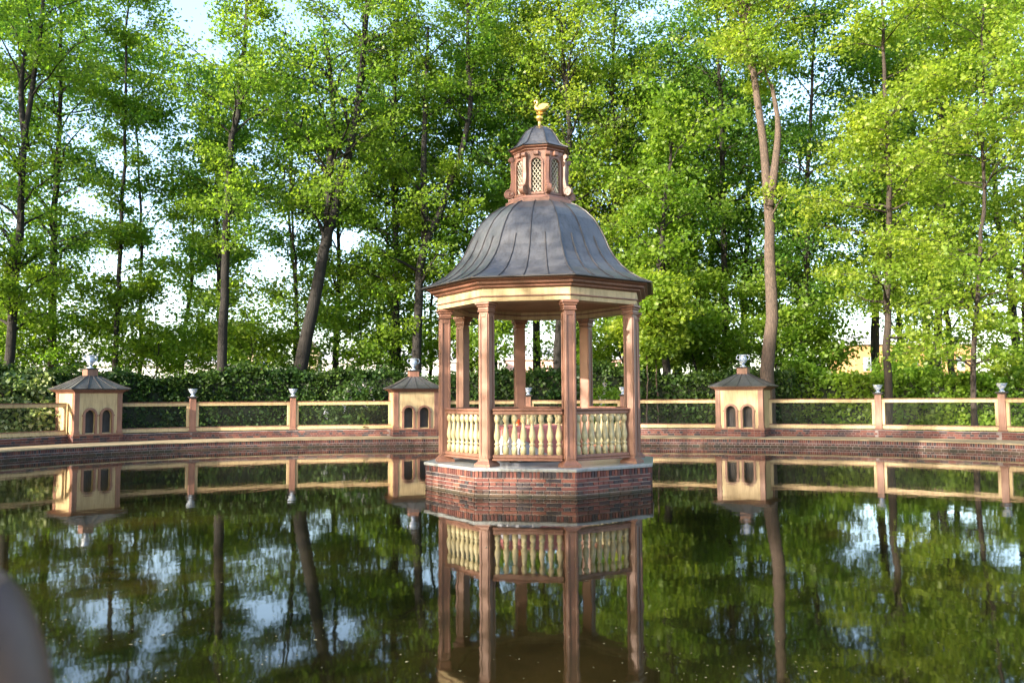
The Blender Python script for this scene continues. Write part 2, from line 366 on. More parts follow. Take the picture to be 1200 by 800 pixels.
def fence(label, stops):
    """stops: list of (plan point, kind) with kind 'post' or 'end' ordered left to right seen from the pond's middle"""
    mid = stops[len(stops)//2][0]
    root = thing('fence', label, 'fence', (mid.x, mid.y, 0), 0, 'cream and terracotta fence sections around the pond')
    inv = Matrix.Translation((-mid.x, -mid.y, 0))
    gb = MB(); gm = MB()
    for i, (p, kd) in enumerate(stops):
        if kd == 'post':
            j0 = stops[max(0, i-1)][0]; j1 = stops[min(len(stops)-1, i+1)][0]
            d = (j1-j0).normalized()
            po = link('post', post_me, root, inv @ frame_at(p, d)); link('cap', cap_me, po)
            urn_spots.append((p, d))
    for (p, kp), (q, kq) in zip(stops, stops[1:]):
        d = (q-p).normalized(); L = (q-p).length; mw = inv @ frame_at(p, d)
        x0 = 0.125 if kp == 'post' else 0.02; x1 = L-(0.125 if kq == 'post' else 0.02)
        g = MB(); g.box(x0,x1,-.055,.055,ZR2,ZR3-.03,.012); g.box(x0,x1,-.075,.075,ZR2+.07,ZR2+.10,.008)
        o = g.build('top_rail', M['cream'], root); o.matrix_local = mw
        g = MB(); g.box(x0,x1,-.08,.08,ZR3-.0299,ZR3,.006); o = g.build('rail_capping', M['terra_deep'], root); o.matrix_local = mw
        g = MB(); g.box(x0,x1,-.055,.055,ZR0,ZR1-.03,.012); g.box(x0,x1,-.075,.075,ZR0-.02,ZR0+.04,.01)
        o = g.build('bottom_rail', M['cream'], root); o.matrix_local = mw
        g = MB(); g.box(x0,x1,-.062,.062,ZR1-.0299,ZR1,.006); o = g.build('sill_strip', M['terra'], root); o.matrix_local = mw
        for xs in (x0, x1-.11):
            g = MB(); g.box(xs,xs+.11,-.052,.052,ZR1+.0005,ZR2-.0005,.01); o = g.build('stile', M['cream'], root); o.matrix_local = mw
        g = MB(); g.add([(x0+.11,.03,ZR1),(x1-.11,.03,ZR1),(x1-.11,.03,ZR2),(x0+.11,.03,ZR2)], [(0,1,2,3)])
        o = g.build('netting', M['net'], root); o.matrix_local = mw
        gm.M = mw; gm.box(-.02,L+.02,-.165,.165,ZP0,ZP1-.008)
        gb.M = mw
        for k in range(3):
            pitch = 0.262 if k % 2 == 0 else 0.131; x = -0.05*(k % 2); z0 = ZP0+.022+k*.087
            while x + pitch < L:
                yo = rnd.uniform(-.003, .003)
                gb.box(max(0,x), x+pitch-.013, -.178+yo, -.150, z0, z0+.072); x += pitch
    gm.M = None; gb.M = None
    pl = gm.build('plinth', M['mortar_wall'], root); tag(gb.build('brick_courses', M['brick_far'], pl), kind='stuff')
    return root
def pt(k): return ell(post_t[k], A_OUT, B_OUT)
def house_edge(k, side):
    t = house_t[k]; P0 = ell(t, A_OUT, B_OUT); d = (ell(t-0.01, A_OUT, B_OUT)-P0).normalized()
    return P0 + d*side*0.92
fence('fence section ending at the sunlit side of the duck house beside the pale bush', [(pt('l2'),'post'), (house_edge('L',-1),'end')])
fence('fence section with two urn posts between two duck houses in front of the dark hedge', [(house_edge('L',1),'end'), (pt('a'),'post'), (pt('b'),'post'), (house_edge('C',-1),'end')])
fence('fence section seen through the gazebo between two duck houses', [(house_edge('C',1),'end'), (pt('c'),'post'), (pt('d'),'post'), (house_edge('R',-1),'end')])
fence('fence section with urn posts before the bright green maples', [(house_edge('R',1),'end'), (pt('e'),'post'), (pt('f'),'post'), (pt('g'),'post')])

# urns
def urn_profile():
    return [(.085,0),(.10,.012),(.10,.03),(.055,.045),(.045,.07),(.07,.10),(.12,.16),(.155,.235),(.165,.275),(.185,.29),(.185,.305),(.15,.305),(.13,.25)]
g = MB(); g.lathe(urn_profile(), 20); urn_me = g.mesh('urn', M['urn'], True)
urn_labels = ['blue and white urn on the post before the pale bush', 'blue and white urn on the fence post nearest the shaded duck house by the hedge',
              'blue and white urn on the fence post beside the leaning trunk and lilac', 'blue and white urn on the post seen through the gazebo',
              'blue and white urn on the post hidden behind the gazebo columns', 'blue and white urn on the fence post before the slender brown trunk',
              'blue and white urn on the fence post beside the thin sapling trunk', 'blue and white urn on the last post of the maple side fence']
for (p, d), lb in zip(urn_spots, urn_labels):
    o = link('urn', urn_me); o.location = (p.x, p.y, POST_TOP+.0205); tag(o, lb, 'urn', 'blue and white urns on the fence posts')

# ------------------------------------------------------------------ duck houses
def arched_panel(g, w0, w1, z0, z1, openings, y0, y1, n=14):
    """wall slab between x w0..w1, z0..z1, y0 (front)..y1 (back) with arched openings (xc, half, zsill, zspring)"""
    xs = w0
    def slab(a, b, c, d): g.box(a, b, y0, y1, c, d)
    for xc, hw, zs, zp in openings:
        slab(xs, xc-hw, z0, z1)
        if zs > z0: slab(xc-hw, xc+hw, z0, zs)
        prev = None
        for i in range(n+1):
            a = math.pi*(1-i/n); x = xc+hw*math.cos(a); z = zp+hw*math.sin(a)
            if prev is not None:
                px, pz = prev
                g.add([(px,y0,pz),(x,y0,z),(x,y0,z1),(px,y0,z1),(px,y1,pz),(x,y1,z),(x,y1,z1),(px,y1,z1)],
                      [(0,1,2,3),(7,6,5,4),(0,4,5,1),(3,2,6,7)])
            prev = (x, z)
        xs = xc+hw
    slab(xs, w1, z0, z1)
def arch_trim(g, xc, hw, zs, zp, wd, y0, y1, n=16):
    ins = [(xc-hw, zs)] + [(xc+hw*math.cos(math.pi*(1-i/n)), zp+hw*math.sin(math.pi*(1-i/n))) for i in range(n+1)] + [(xc+hw, zs)]
    h2 = hw+wd
    out = [(xc-h2, zs)] + [(xc+h2*math.cos(math.pi*(1-i/n)), zp+h2*math.sin(math.pi*(1-i/n))) for i in range(n+1)] + [(xc+h2, zs)]
    k = len(ins)
    g.add([(x,y0,z) for x,z in ins]+[(x,y0,z) for x,z in out]+[(x,y1,z) for x,z in ins]+[(x,y1,z) for x,z in out],
          [(i,i+1,k+i+1,k+i) for i in range(k-1)] + [(i,2*k+i,2*k+i+1,i+1) for i in range(k-1)] + [(k+i,k+i+1,3*k+i+1,3*k+i) for i in range(k-1)]
          + [(0,k,3*k,2*k),(k-1,2*k-1,4*k-1,3*k-1)])
HW, HD = 0.94, 0.80
def hip_roof(root, hx, hy, tx, ty, z0, z1, npan, name='roof'):
    lv = [(0,0),(.15,.11),(.4,.34),(.7,.66),(1,1)]
    g = MB(); g.box(-hx,hx,-hy,hy,z0-.02,z0+.012,.008); rf = g.build(name, M['seam'], root)
    for side in range(4):
        def co(u, f):
            ax, ay = hx+(tx-hx)*f[0], hy+(ty-hy)*f[0]; z = z0+.013+(z1-z0)*f[1]
            c = [(-ax,-ay),(ax,-ay),(ax,ay),(-ax,ay)]; p, q = c[side], c[(side+1)%4]
            return (p[0]+(q[0]-p[0])*u, p[1]+(q[1]-p[1])*u, z)
        for i in range(npan):
            g = MB(); n = len(lv)
            g.add([co(u, f) for f in lv for u in (i/npan+.0008, (i+1)/npan-.0008)], [(2*k,2*k+1,2*k+3,2*k+2) for k in range(n-1)])
            g.build('roof_panel', M['roof'], rf)
            g = MB(); g.tube([Vector(co(i/npan, f))+Vector((0,0,.008)) for f in lv], .014, 5); g.build('seam', M['seam'], rf)
    return rf
def duck_house(k, label):
    t = house_t[k]; p = ell(t, A_OUT, B_OUT); dirc = (PC-p).normalized(); p = p + dirc*(0.12 if k != 'L' else -0.3)
    rz = math.atan2(dirc.x, -dirc.y)         # local -y faces the gazebo
    o = thing('duck_house', label, 'duck house', (p.x, p.y, 0), rz, 'duck houses set into the fence')
    if k == 'L': o.scale = (.94, .94, 1)
    z0, z1 = 0.72, 2.26
    g = MB(); g.box(-HW-.03,HW+.03,-HD-.03,HD+.03,Z_LEDGE-.01,z0-.03); pl = g.build('plinth', M['mortar_wall'], o)
    g = MB()
    for side in range(4):
        g.M = Matrix.Rotation(side*math.pi/2, 4, 'Z'); hx, hy = (HW, HD) if side % 2 == 0 else (HD, HW)
        for r_ in range(3):
            pitch = .262 if r_ % 2 == 0 else .131; x = -hx-.04; zz = Z_LEDGE+.012+r_*.088
            while x < hx-.02:
                g.box(x, min(x+pitch-.013, hx+.04), -hy-.043, -hy-.02, zz, zz+.074); x += pitch
    g.M = None; tag(g.build('brick_courses', M['brick_far'], pl), kind='stuff')
    g = MB(); g.box(-HW-.06,HW+.06,-HD-.06,HD+.06,z0-.03,z0+.03,.012); g.build('sill_course', M['terra'], o)
    ops = [(-.33,.19,z0+.06,z0+.72), (.33,.19,z0+.06,z0+.72)]
    g = MB(); arched_panel(g, -HW+.05, HW-.05, z0+.031, z1, ops, -HD+.02, -HD+.14)
    g.box(-HW+.02,-HW+.10,-HD+.145,HD-.145,z0+.031,z1); g.box(HW-.10,HW-.02,-HD+.145,HD-.145,z0+.031,z1); g.box(-HW+.05,HW-.05,HD-.14,HD-.02,z0+.031,z1)
    g.build('wall', M['cream'], o)
    for sx in (-1,1):
        for sy in (-1,1):
            g = MB(); cx, cy = sx*(HW-.09), sy*(HD-.09); g.box(cx-.1,cx+.1,cy-.1,cy+.1,z0+.031,z1+.0005,.01); g.box(cx-.12,cx+.12,cy-.12,cy+.12,z0+.0312,z0+.14,.01)
            g.build('pilaster', M['terra'], o)
    for xc, hw, zs, zp in ops:
        g = MB(); arch_trim(g, xc, hw, z0+.032, zp, .085, -HD-.03, -HD+.03)
        g.box(xc-hw-.115,xc-hw-.005,-HD-.045,-HD+.02,zp-.04,zp+.015); g.box(xc+hw+.005,xc+hw+.115,-HD-.045,-HD+.02,zp-.04,zp+.015)
        g.build('arch_trim', M['terra'], o)
        g = MB(); g.box(xc-hw-.03,xc+hw+.03,-HD+.20,-HD+.24,z0+.031,zp+hw+.03)
        for q in range(1,5): g.box(xc-hw+q*.076-.004,xc-hw+q*.076+.004,-HD+.192,-HD+.2,z0+.031,zp+hw+.03)
        g.build('door_panel', M['dark_in'], o)
    g = MB()
    for zz, e, h in ((z1+.001,.03,.05),(z1+.0515,.09,.04),(z1+.092,.17,.045)): g.box(-HW-e,HW+e,-HD-e,HD+e,zz,zz+h,.01)
    g.build('cornice', M['terra_deep'], o)
    hip_roof(o, HW+.23, HD+.23, .24, .24, z1+.15, 2.90, 4)
    g = MB(); g.box(-.215,.215,-.215,.215,2.80,3.16,.01); ch = g.build('pedestal', M['terra'], o)
    g = MB(); g.box(-.26,.26,-.26,.26,3.161,3.20,.01); g.build('pedestal_cap', M['seam'], ch)
    return o, p, rz
houses = [duck_house('L', 'duck house with one sunlit side wall, beside the pale bush'),
          duck_house('C', 'fully shaded duck house close beside the gazebo and the dark hedge'),
          duck_house('R', 'sunlit duck house in front of the thick pale tree trunk')]
def vase(p, rz, label):
    o = thing('vase', label, 'vase', (p.x, p.y, 3.2005), rz, 'two handled vases on the duck houses')
    g = MB(); g.lathe([(.10,0),(.12,.015),(.12,.04),(.05,.07),(.045,.11),(.08,.15),(.145,.24),(.165,.33),(.14,.40),(.125,.44),(.165,.48),(.165,.50),(.12,.50),(.10,.44)], 20)
    g.build('bowl', M['urn'], o, True)
    for s in (-1,1):
        g = MB(); pts = [(s*(.15+.11*math.sin(a)), 0, .34+.10*(1-math.cos(a))-.05) for a in np.linspace(.2, 2.9, 10)]
        g.tube(pts, .018, 6); g.build('handle', M['urn'], o, True)
for (o, p, rz), lb in zip(houses, ['two handled vase on the duck house beside the pale bush', 'two handled vase on the shaded duck house beside the gazebo', 'two handled vase on the sunlit duck house before the pale trunk']):
    vase(p, rz, lb)

# ------------------------------------------------------------------ gazebo
GROT = R(-10.1)
gz = thing('gazebo', 'octagonal gazebo with bell roof, lantern and golden bird standing on a brick island', 'gazebo', (0.66, 18.3, 0), GROT)
RC, RB = 2.165, 2.58
def ov(k, r): a = R(-22.5+45*k); return Vector((r*math.sin(a), -r*math.cos(a)))     # k=0 front-left vertex, k=1 front-right
def oct_ring(r, z): return [(*ov(k, r), z) for k in range(8)]
def oct_loft(g, prof, caps=True):
    n = 8; g.add([q for r, z in prof for q in oct_ring(r, z)],
          [(i*n+j, i*n+(j+1)%n, (i+1)*n+(j+1)%n, (i+1)*n+j) for i in range(len(prof)-1) for j in range(n)]
          + ([tuple(range(n-1,-1,-1)), tuple(range((len(prof)-1)*n, len(prof)*n))] if caps else []))
ZS = 0.64
g = MB(); oct_loft(g, [(RB-.012, -.6), (RB-.012, ZS-.062)]); base = g.build('base', M['mortar'], gz)
g = MB(); oct_loft(g, [(RB+.035, ZS-.06), (RB+.04, ZS-.04), (RB+.045, ZS-.012), (RB+.035, ZS)]); g.build('slab', M['slab'], gz)
rnd = random.Random(11)
brick_cache = {}
def brick_mesh(w_, h_):
    key = (round(w_, 3), round(h_, 3))
    if key not in brick_cache:
        g = MB(); g.box(-w_/2, w_/2, -.012, .03, -h_/2, h_/2, .004); brick_cache[key] = g.mesh('brick', M['brick'])
    return brick_cache[key]
g = MB()
for k in range(8):
    a, b = ov(k, RB), ov(k+1, RB); d = (b-a).normalized(); L = (b-a).length; nrm = Vector((d.y, -d.x))
    rows = [(ZS-.064-.122, .118, .0765)] + [(ZS-.064-.122-.076*(q+1), .059, .265 if q % 2 == 0 else .1325) for q in range(6)]
    for q, (z0, h_, pitch) in enumerate(rows):
        nn = max(1, int(round((L-.01)/pitch))); pt_ = (L-.006)/nn
        off = 0 if q in (0,) else (pt_*.25 if q % 2 == 0 else 0)
        edges = [0.0] + [off+pt_*i for i in range(1 if off == 0 else 0, nn+1)] ; edges = sorted(set([e for e in edges if 0 <= e < L-.03])) + [L]
        for s0, s1 in zip(edges, edges[1:]):
            if s1-s0 < .03: continue
            s0_, s1_ = s0+.0085, s1-.0085; c = a + d*((s0_+s1_)/2) + nrm*rnd.uniform(-.002,.003); zc = z0+h_/2
            m = Matrix(((d.x, -nrm.x, 0, c.x), (d.y, -nrm.y, 0, c.y), (0, 0, 1, zc), (0, 0, 0, 1)))
            if k in (0, 1, 7): link('brick', brick_mesh(s1_-s0_, h_), base, m)
            else: g.M = m; g.box(-(s1_-s0_)/2, (s1_-s0_)/2, -.012, .03, -h_/2, h_/2)
g.M = None; tag(g.build('hidden_side_bricks', M['brick_far'], base), kind='stuff')
# columns
def column_meshes():
    g = MB(); g.box(-.108,.108,-.108,.108,ZS+.10,3.80,.01)
    for sgn in ((0,-1),(1,0),(-1,0)):
        m = Matrix.Rotation(math.atan2(sgn[0], -sgn[1]), 4, 'Z'); g.M = m
        g.box(-.104,-.058,-.126,-.1081,.80,3.68,.006); g.box(.058,.104,-.126,-.1081,.80,3.68,.006); g.box(-.0579,.0579,-.126,-.1081,3.62,3.68,.006); g.box(-.0579,.0579,-.126,-.1081,.80,.86,.006)
    g.M = None
    shaft = g.mesh('shaft', M['terra'])
    g = MB(); g.box(-.14,.14,-.14,.14,3.72,3.755,.012); g.box(-.128,.128,-.128,.128,3.7555,3.82,.01); g.box(-.15,.15,-.15,.15,3.8205,3.865,.015); g.box(-.175,.175,-.175,.175,3.8655,3.925,.012)
    cap = g.mesh('capital', M['terra'])
    g = MB(); n = 4
    prof = [(.185, ZS+.001), (.185, ZS+.05), (.128, ZS+.11), (.128, ZS+.125)]
    g.add([(sx*r, sy*r, z) for r, z in prof for sx, sy in ((-1,-1),(1,-1),(1,1),(-1,1))],
          [(i*4+j, i*4+(j+1)%4, (i+1)*4+(j+1)%4, (i+1)*4+j) for i in range(3) for j in range(4)] + [(3,2,1,0),(12,13,14,15)])
    return shaft, cap, g.mesh('foot', M['terra'])
sh_me, cp_me, ft_me = column_meshes()
for k in range(8):
    p = ov(k, RC); a = R(-22.5+45*k)
    m = Matrix.Translation((p.x, p.y, 0)) @ Matrix.Rotation(a, 4, 'Z')
    c = link('column', sh_me, gz, m); link('capital', cp_me, c); link('foot', ft_me, c)
# balustrades
bal_prof = [(.05,0),(.052,.13),(.04,.155),(.028,.17),(.05,.195),(.052,.215),(.03,.235),(.03,.25),(.052,.31),(.058,.36),(.05,.43),(.034,.53),(.026,.61),(.027,.63),(.045,.65),(.050,.69),(.05,.74),(.03,.765),(.045,.785)]
bal_prof = [(r*1.18, z) for r, z in bal_prof]
g = MB(); g.lathe(bal_prof, 14); bal_me = g.mesh('baluster', M['cream_pale'], True)
for k in range(8):
    a, b = ov(k, RC), ov(k+1, RC); d = (b-a).normalized(); L = (b-a).length
    m = frame_at(a, d)
    g = MB(); x0, x1 = .122, L-.122
    g.box(x0,x1,-.085,.085,1.735,1.785,.02); g.box(x0,x1,-.06,.06,1.665,1.7345,.012)
    o = g.build('handrail', M['terra'], gz); o.matrix_local = m
    g = MB(); g.box(x0,x1,-.075,.075,.80,.8749,.02); g.box(x0,x1,-.095,.095,.755,.7995,.015)
    o = g.build('bottom_rail', M['terra'], gz); o.matrix_local = m
    for i in range(8):
        x = x0 + .085 + (x1-x0-.17)*i/7
        link('baluster', bal_me, gz, m @ Matrix.Translation((x, 0, .8752)))
# entablature
g = MB(); oct_loft(g, [(RC+.16, 3.927), (RC+.17, 4.0), (RC+.17, 4.012)]); 
def ring_loft(g, prof):
    n = 8; k = len(prof)
    g.add([q for r, z in prof for q in oct_ring(r, z)], [(i*n+j, i*n+(j+1)%n, ((i+1)%k)*n+(j+1)%n, ((i+1)%k)*n+j) for i in range(k) for j in range(n)])
g = MB(); ring_loft(g, [(RC+.155,3.927),(RC+.165,4.005),(RC-.19,4.005),(RC-.18,3.927)]); g.build('architrave', M['cream'], gz)
g = MB(); ring_loft(g, [(RC+.165,4.006),(RC+.195,4.02),(RC+.195,4.04),(RC-.2,4.04),(RC-.19,4.006)]); g.build('moulding', M['terra'], gz)
g = MB(); ring_loft(g, [(RC+.16,4.041),(RC+.165,4.18),(RC-.19,4.18),(RC-.19,4.041)]); g.build('frieze', M['cream'], gz)
g = MB(); ring_loft(g, [(RC+.18,4.181),(RC+.24,4.21),(RC+.245,4.24),(RC+.33,4.27),(RC+.335,4.31),(RC+.395,4.34),(RC+.40,4.372),(RC-.18,4.372),(RC-.18,4.181)]); g.build('cornice', M['terra_deep'], gz)
g = MB(); oct_loft(g, [(RC-.182,4.10),(RC-.182,4.12)]); g.build('ceiling', M['soffit'], gz)
# bell roof: panels and standing seams
prof = [(2.66,4.376),(2.40,4.49),(2.18,4.62),(1.98,4.80),(1.82,4.99),(1.70,5.19),(1.60,5.42),(1.49,5.64),(1.35,5.86),(1.15,6.06),(.91,6.23),(.72,6.305)]
g = MB(); oct_loft(g, [(2.645,4.374)]+[(r-.03,z-.012) for r,z in prof[1:]]); bell = g.build('bell_roof', M['seam'], gz)
g = MB(); ring_loft(g, [(2.665,4.372),(2.69,4.366),(2.69,4.384),(2.665,4.39)]); g.build('eave_edge', M['seam'], bell)
def facet_panels(root, prof, npan, seam_r, full):
    for k in range(8):
        def co(u, i):
            a, b = ov(k, prof[i][0]), ov(k+1, prof[i][0]); q = a.lerp(b, u); return Vector((q.x, q.y, prof[i][1]))
        nrm2 = ((ov(k,1)+ov(k+1,1))/2).normalized(); up = Vector((nrm2.x*.5, nrm2.y*.5, .6)).normalized()
        for i in range(npan):
            g = MB(); us = (i/npan+.0008, (i+1)/npan-.0008); n = len(prof)
            g.add([co(u, j) for j in range(n) for u in us], [(2*j,2*j+1,2*j+3,2*j+2) for j in range(n-1)])
            g.build('roof_panel', M['roof'], root)
            top = len(prof) if (i == 0 or i in full) else int(len(prof)*.62)
            g = MB(); g.tube([co(i/npan, j)+up*seam_r*.55 for j in range(top)], seam_r, 5); g.build('seam', M['seam'], root)
facet_panels(bell, prof, 4, .015, (2,))
# lantern
lan = None
g = MB(); oct_loft(g, [(.80,6.27),(.80,6.34),(.74,6.37),(.72,6.42)]); lan = g.build('lantern', M['terra'], gz)
LZ0, LZ1, RL = 6.42, 7.44, .60
for k in range(8):
    a, b = ov(k, RL), ov(k+1, RL); d = (b-a).normalized(); L = (b-a).length; m = frame_at(a, d)
    hw = .115; zs, zp = LZ0+.09, LZ0+.74
    g = MB(); arched_panel(g, .005, L-.005, LZ0, LZ1, [(L/2, hw, zs, zp)], 0.0, .05, 10); arch_trim(g, L/2, hw, zs, zp, .04, -.025, 0.01, 12); g.box(L/2-hw-.05,L/2+hw+.05,-.035,-.001,zs-.05,zs-.002)
    o = g.build('lantern_panel', M['terra'], lan); o.matrix_local = m
    g = MB(); g.box(L/2-.06,L/2+.06,-.07,-.002,zp+hw+.055,zp+hw+.16,.015); o = g.build('keystone', M['terra'], lan); o.matrix_local = m
    g = MB()
    def inside(x, z): return abs(x) < hw and (zs < z < zp or (z >= zp and x*x+(z-zp)**2 < hw*hw))
    for sgn in (-1, 1):
        for q in np.arange(-1.4, 1.4, .115):
            ts = np.linspace(-.7, .7, 281); seg = []
            for t_ in ts:
                x = t_*.55 + 0; z = (zs+zp)/2 + q + sgn*t_*.80
                seg.append((x, z) if inside(x, z) else None)
            good = [s_ for s_ in seg if s_]
            if len(good) > 3:
                (xa, za), (xb, zb) = good[0], good[-1]; y = .018 if sgn < 0 else .030
                g.tube([(L/2+xa, y, za), (L/2+xb, y, zb)], .0085, 4)
    o = tag(g.build('lattice', M['lattice'], lan), kind='stuff'); o.matrix_local = m
# scroll brackets on the corners
def scroll_mesh():
    g = MB(); n = 18; out = []; inn = []
    for i in range(n+1):
        f = i/n; z = LZ1-.06 - f*(.90); r = .055 + .10*(0.5-0.5*math.cos(math.pi*min(1, f*1.0)))*1.0
        r = .06 + .015*math.sin(f*2*math.pi) + .13*max(0, (f-.45)/.55)**1.6
        out.append((r, z)); inn.append((-.03, z))
    poly = out + inn[::-1]
    g.prism(poly, .075, 'y', -.0375)
    def disc(cx, cz, r, hw): 
        g.add([(cx+r*math.cos(2*math.pi*j/18), y, cz+r*math.sin(2*math.pi*j/18)) for y in (-hw, hw) for j in range(18)],
              [tuple(range(17,-1,-1)), tuple(range(18,36))] + [(j,(j+1)%18,18+(j+1)%18,18+j) for j in range(18)])
    disc(.12, LZ0+.135, .105, .05); disc(.07, LZ1-.10, .055, .05)
    for y in (-.052, .052):                       # raised volute spiral
        sp = [(.12+(.095-.0125*q*.55)*math.cos(.55*q+.6), y, LZ0+.135+(.095-.0125*q*.55)*math.sin(.55*q+.6)) for q in range(13)]
        g.tube(sp, .011, 5)
    return g.mesh('scroll_bracket', M['terra'])
sc_me = scroll_mesh()
for k in range(8):
    p = ov(k, RL); a = R(-22.5+45*k)
    # local +x must point outwards
    ang = math.atan2(p.y, p.x)
    link('scroll_bracket', sc_me, lan, Matrix.Translation((p.x, p.y, 0)) @ Matrix.Rotation(ang, 4, 'Z'))
g = MB(); ring_loft(g, [(.59,LZ1+.001),(.63,LZ1+.03),(.63,LZ1+.05),(.69,LZ1+.08),(.70,LZ1+.11),(.40,LZ1+.11),(.40,LZ1+.001)]); g.build('lantern_cornice', M['terra_deep'], lan)
cprof = [(.735,LZ1+.113),(.62,LZ1+.17),(.53,LZ1+.24),(.47,LZ1+.34),(.40,LZ1+.46),(.31,LZ1+.58),(.19,LZ1+.67),(.07,LZ1+.705)]
g = MB(); oct_loft(g, [(.73,LZ1+.111)]+[(r-.02,z-.01) for r,z in cprof[1:]]); capr = g.build('lantern_roof', M['seam'], gz)
facet_panels(capr, cprof, 1, .013, ())
# golden bird
ZT = LZ1+.69
g = MB(); g.lathe([(.10,ZT-.02),(.07,ZT+.03),(.035,ZT+.06),(.03,ZT+.14),(.04,ZT+.16),(.075,ZT+.20),(.085,ZT+.235),(.06,ZT+.275),(.03,ZT+.30),(.02,ZT+.36)], 16); fin = g.build('finial', M['gold'], gz, True)
bz = ZT+.34
BS = .74; path = [(.30,0,bz+.20),(.24,0,bz+.17),(.16,0,bz+.12),(.07,0,bz+.10),(-.03,0,bz+.11),(-.10,0,bz+.16),(-.115,0,bz+.23),(-.08,0,bz+.29),(-.06,0,bz+.345),(-.085,0,bz+.39),(-.13,0,bz+.395),(-.155,0,bz+.36),(-.165,0,bz+.31)]
path = [(x*BS, y_, bz+(z-bz)*BS) for x, y_, z in path]
g = MB(); g.tube(path, [BS*q for q in (.012,.04,.085,.115,.115,.08,.05,.034,.030,.036,.030,.016,.006)], 12, True, [1.6,1.2,.9,.85,.85,.85,.9,1,1,1,1,1,1])
bird = g.build('bird', M['gold'], fin, True)
bird.matrix_parent_inverse = Matrix(); 
for s in (-1,1):
    g = MB(); g.prism([(x*BS, bz+z*BS) for x, z in ((-.06,.12),(.0,.07),(.12,.09),(.27,.19),(.30,.25),(.20,.26),(.10,.27),(.0,.22))], .02, 'y', s*.074-.01); g.build('wing', M['gold'], fin)
g = MB(); g.tube([(0,-.03,bz+.03),(0,-.03,bz-.02)], .014, 6); g.tube([(0.02,.03,bz+.03),(0.02,.03,bz-.02)], .014, 6); g.box(-.06,.09,-.06,.06,bz-.03,bz-.012,.006); g.build('bird_feet', M['gold'], fin)

# table in the gazebo
tb = thing('table', 'table in the gazebo under a white cloth and a pink overlay', 'table', (0.42, 18.0, ZS), R(12))
g = MB(); g.box(-.66,.66,-.5,.5,.70,.735,.01); g.build('table_top', M['bark_mid'], tb)
for sx in (-1,1):
    for sy in (-1,1):
        g = MB(); g.tube([(sx*.55,sy*.4,.701),(sx*.57,sy*.42,0.001)], [.035,.025], 8); g.build('leg', M['bark_mid'], tb)
def drape(hx, hy, zt, hem, off, seed, mat, name, n=96):
    rr = random.Random(seed); ph = [rr.uniform(0, 6.28) for _ in range(4)]
    def rect(a, e):
        c, s_ = math.cos(a), math.sin(a); q = 6.0; r = (abs(c)**q+abs(s_)**q)**(-1/q); return (c*r*(hx+e), s_*r*(hy+e))
    vs = [(0,0,zt)]; rings = 9
    for i in range(rings):
        for j in range(n):
            a = 2*math.pi*j/n
            if i == 0: x, y = rect(a, -.05); z = zt
            elif i == 1: x, y = rect(a, off); z = zt-.012
            else:
                f = (i-1)/(rings-2); wv = .045*f*(math.sin(9*a+ph[0])+.7*math.sin(17*a+ph[1])+.5*math.sin(5*a+ph[2]))
                z = zt-.012-(zt-hem(a))*f; f = (zt-z)/zt; wv = .045*f*(math.sin(9*a+ph[0])+.7*math.sin(17*a+ph[1])+.5*math.sin(5*a+ph[2])); x, y = rect(a, off+.05*f+wv)
            vs.append((x, y, z))
    fs = [(0,1+j,1+(j+1)%n) for j in range(n)] + [(1+i*n+j,1+(i+1)*n+j,1+(i+1)*n+(j+1)%n,1+i*n+(j+1)%n) for i in range(rings-1) for j in range(n)]
    g = MB(); g.add(vs, fs); return g.build(name, mat, None, True)
cl = drape(.67,.51,.745, lambda a: .06+.02*math.sin(7*a), .01, 3, M['white_cloth'], 'tablecloth'); cl.location = (0.42,18.0,ZS); cl.rotation_euler = (0,0,R(12))
tag(cl, 'white cloth hanging to the floor around the gazebo table', 'tablecloth')
cl = drape(.68,.52,.757, lambda a: .56-.40*max(0, math.cos(a+math.pi/2-.45))**4, .024, 3, M['pink_cloth'], 'table_overlay'); cl.location = (0.42,18.0,ZS); cl.rotation_euler = (0,0,R(12))
tag(cl, 'pink overlay cloth hanging in a point over the white tablecloth', 'tablecloth')
g = MB(); g.lathe([(.06,0),(.07,.01),(.03,.03),(.05,.07),(.12,.13),(.125,.14),(.10,.13)], 18)
bw = g.build('bowl', paint('orange_glaze', (.55,.12,.03), .3), None, True); bw.location = (0.12,17.75,ZS+.759); tag(bw, 'small orange footed bowl on the pink covered table', 'bowl')

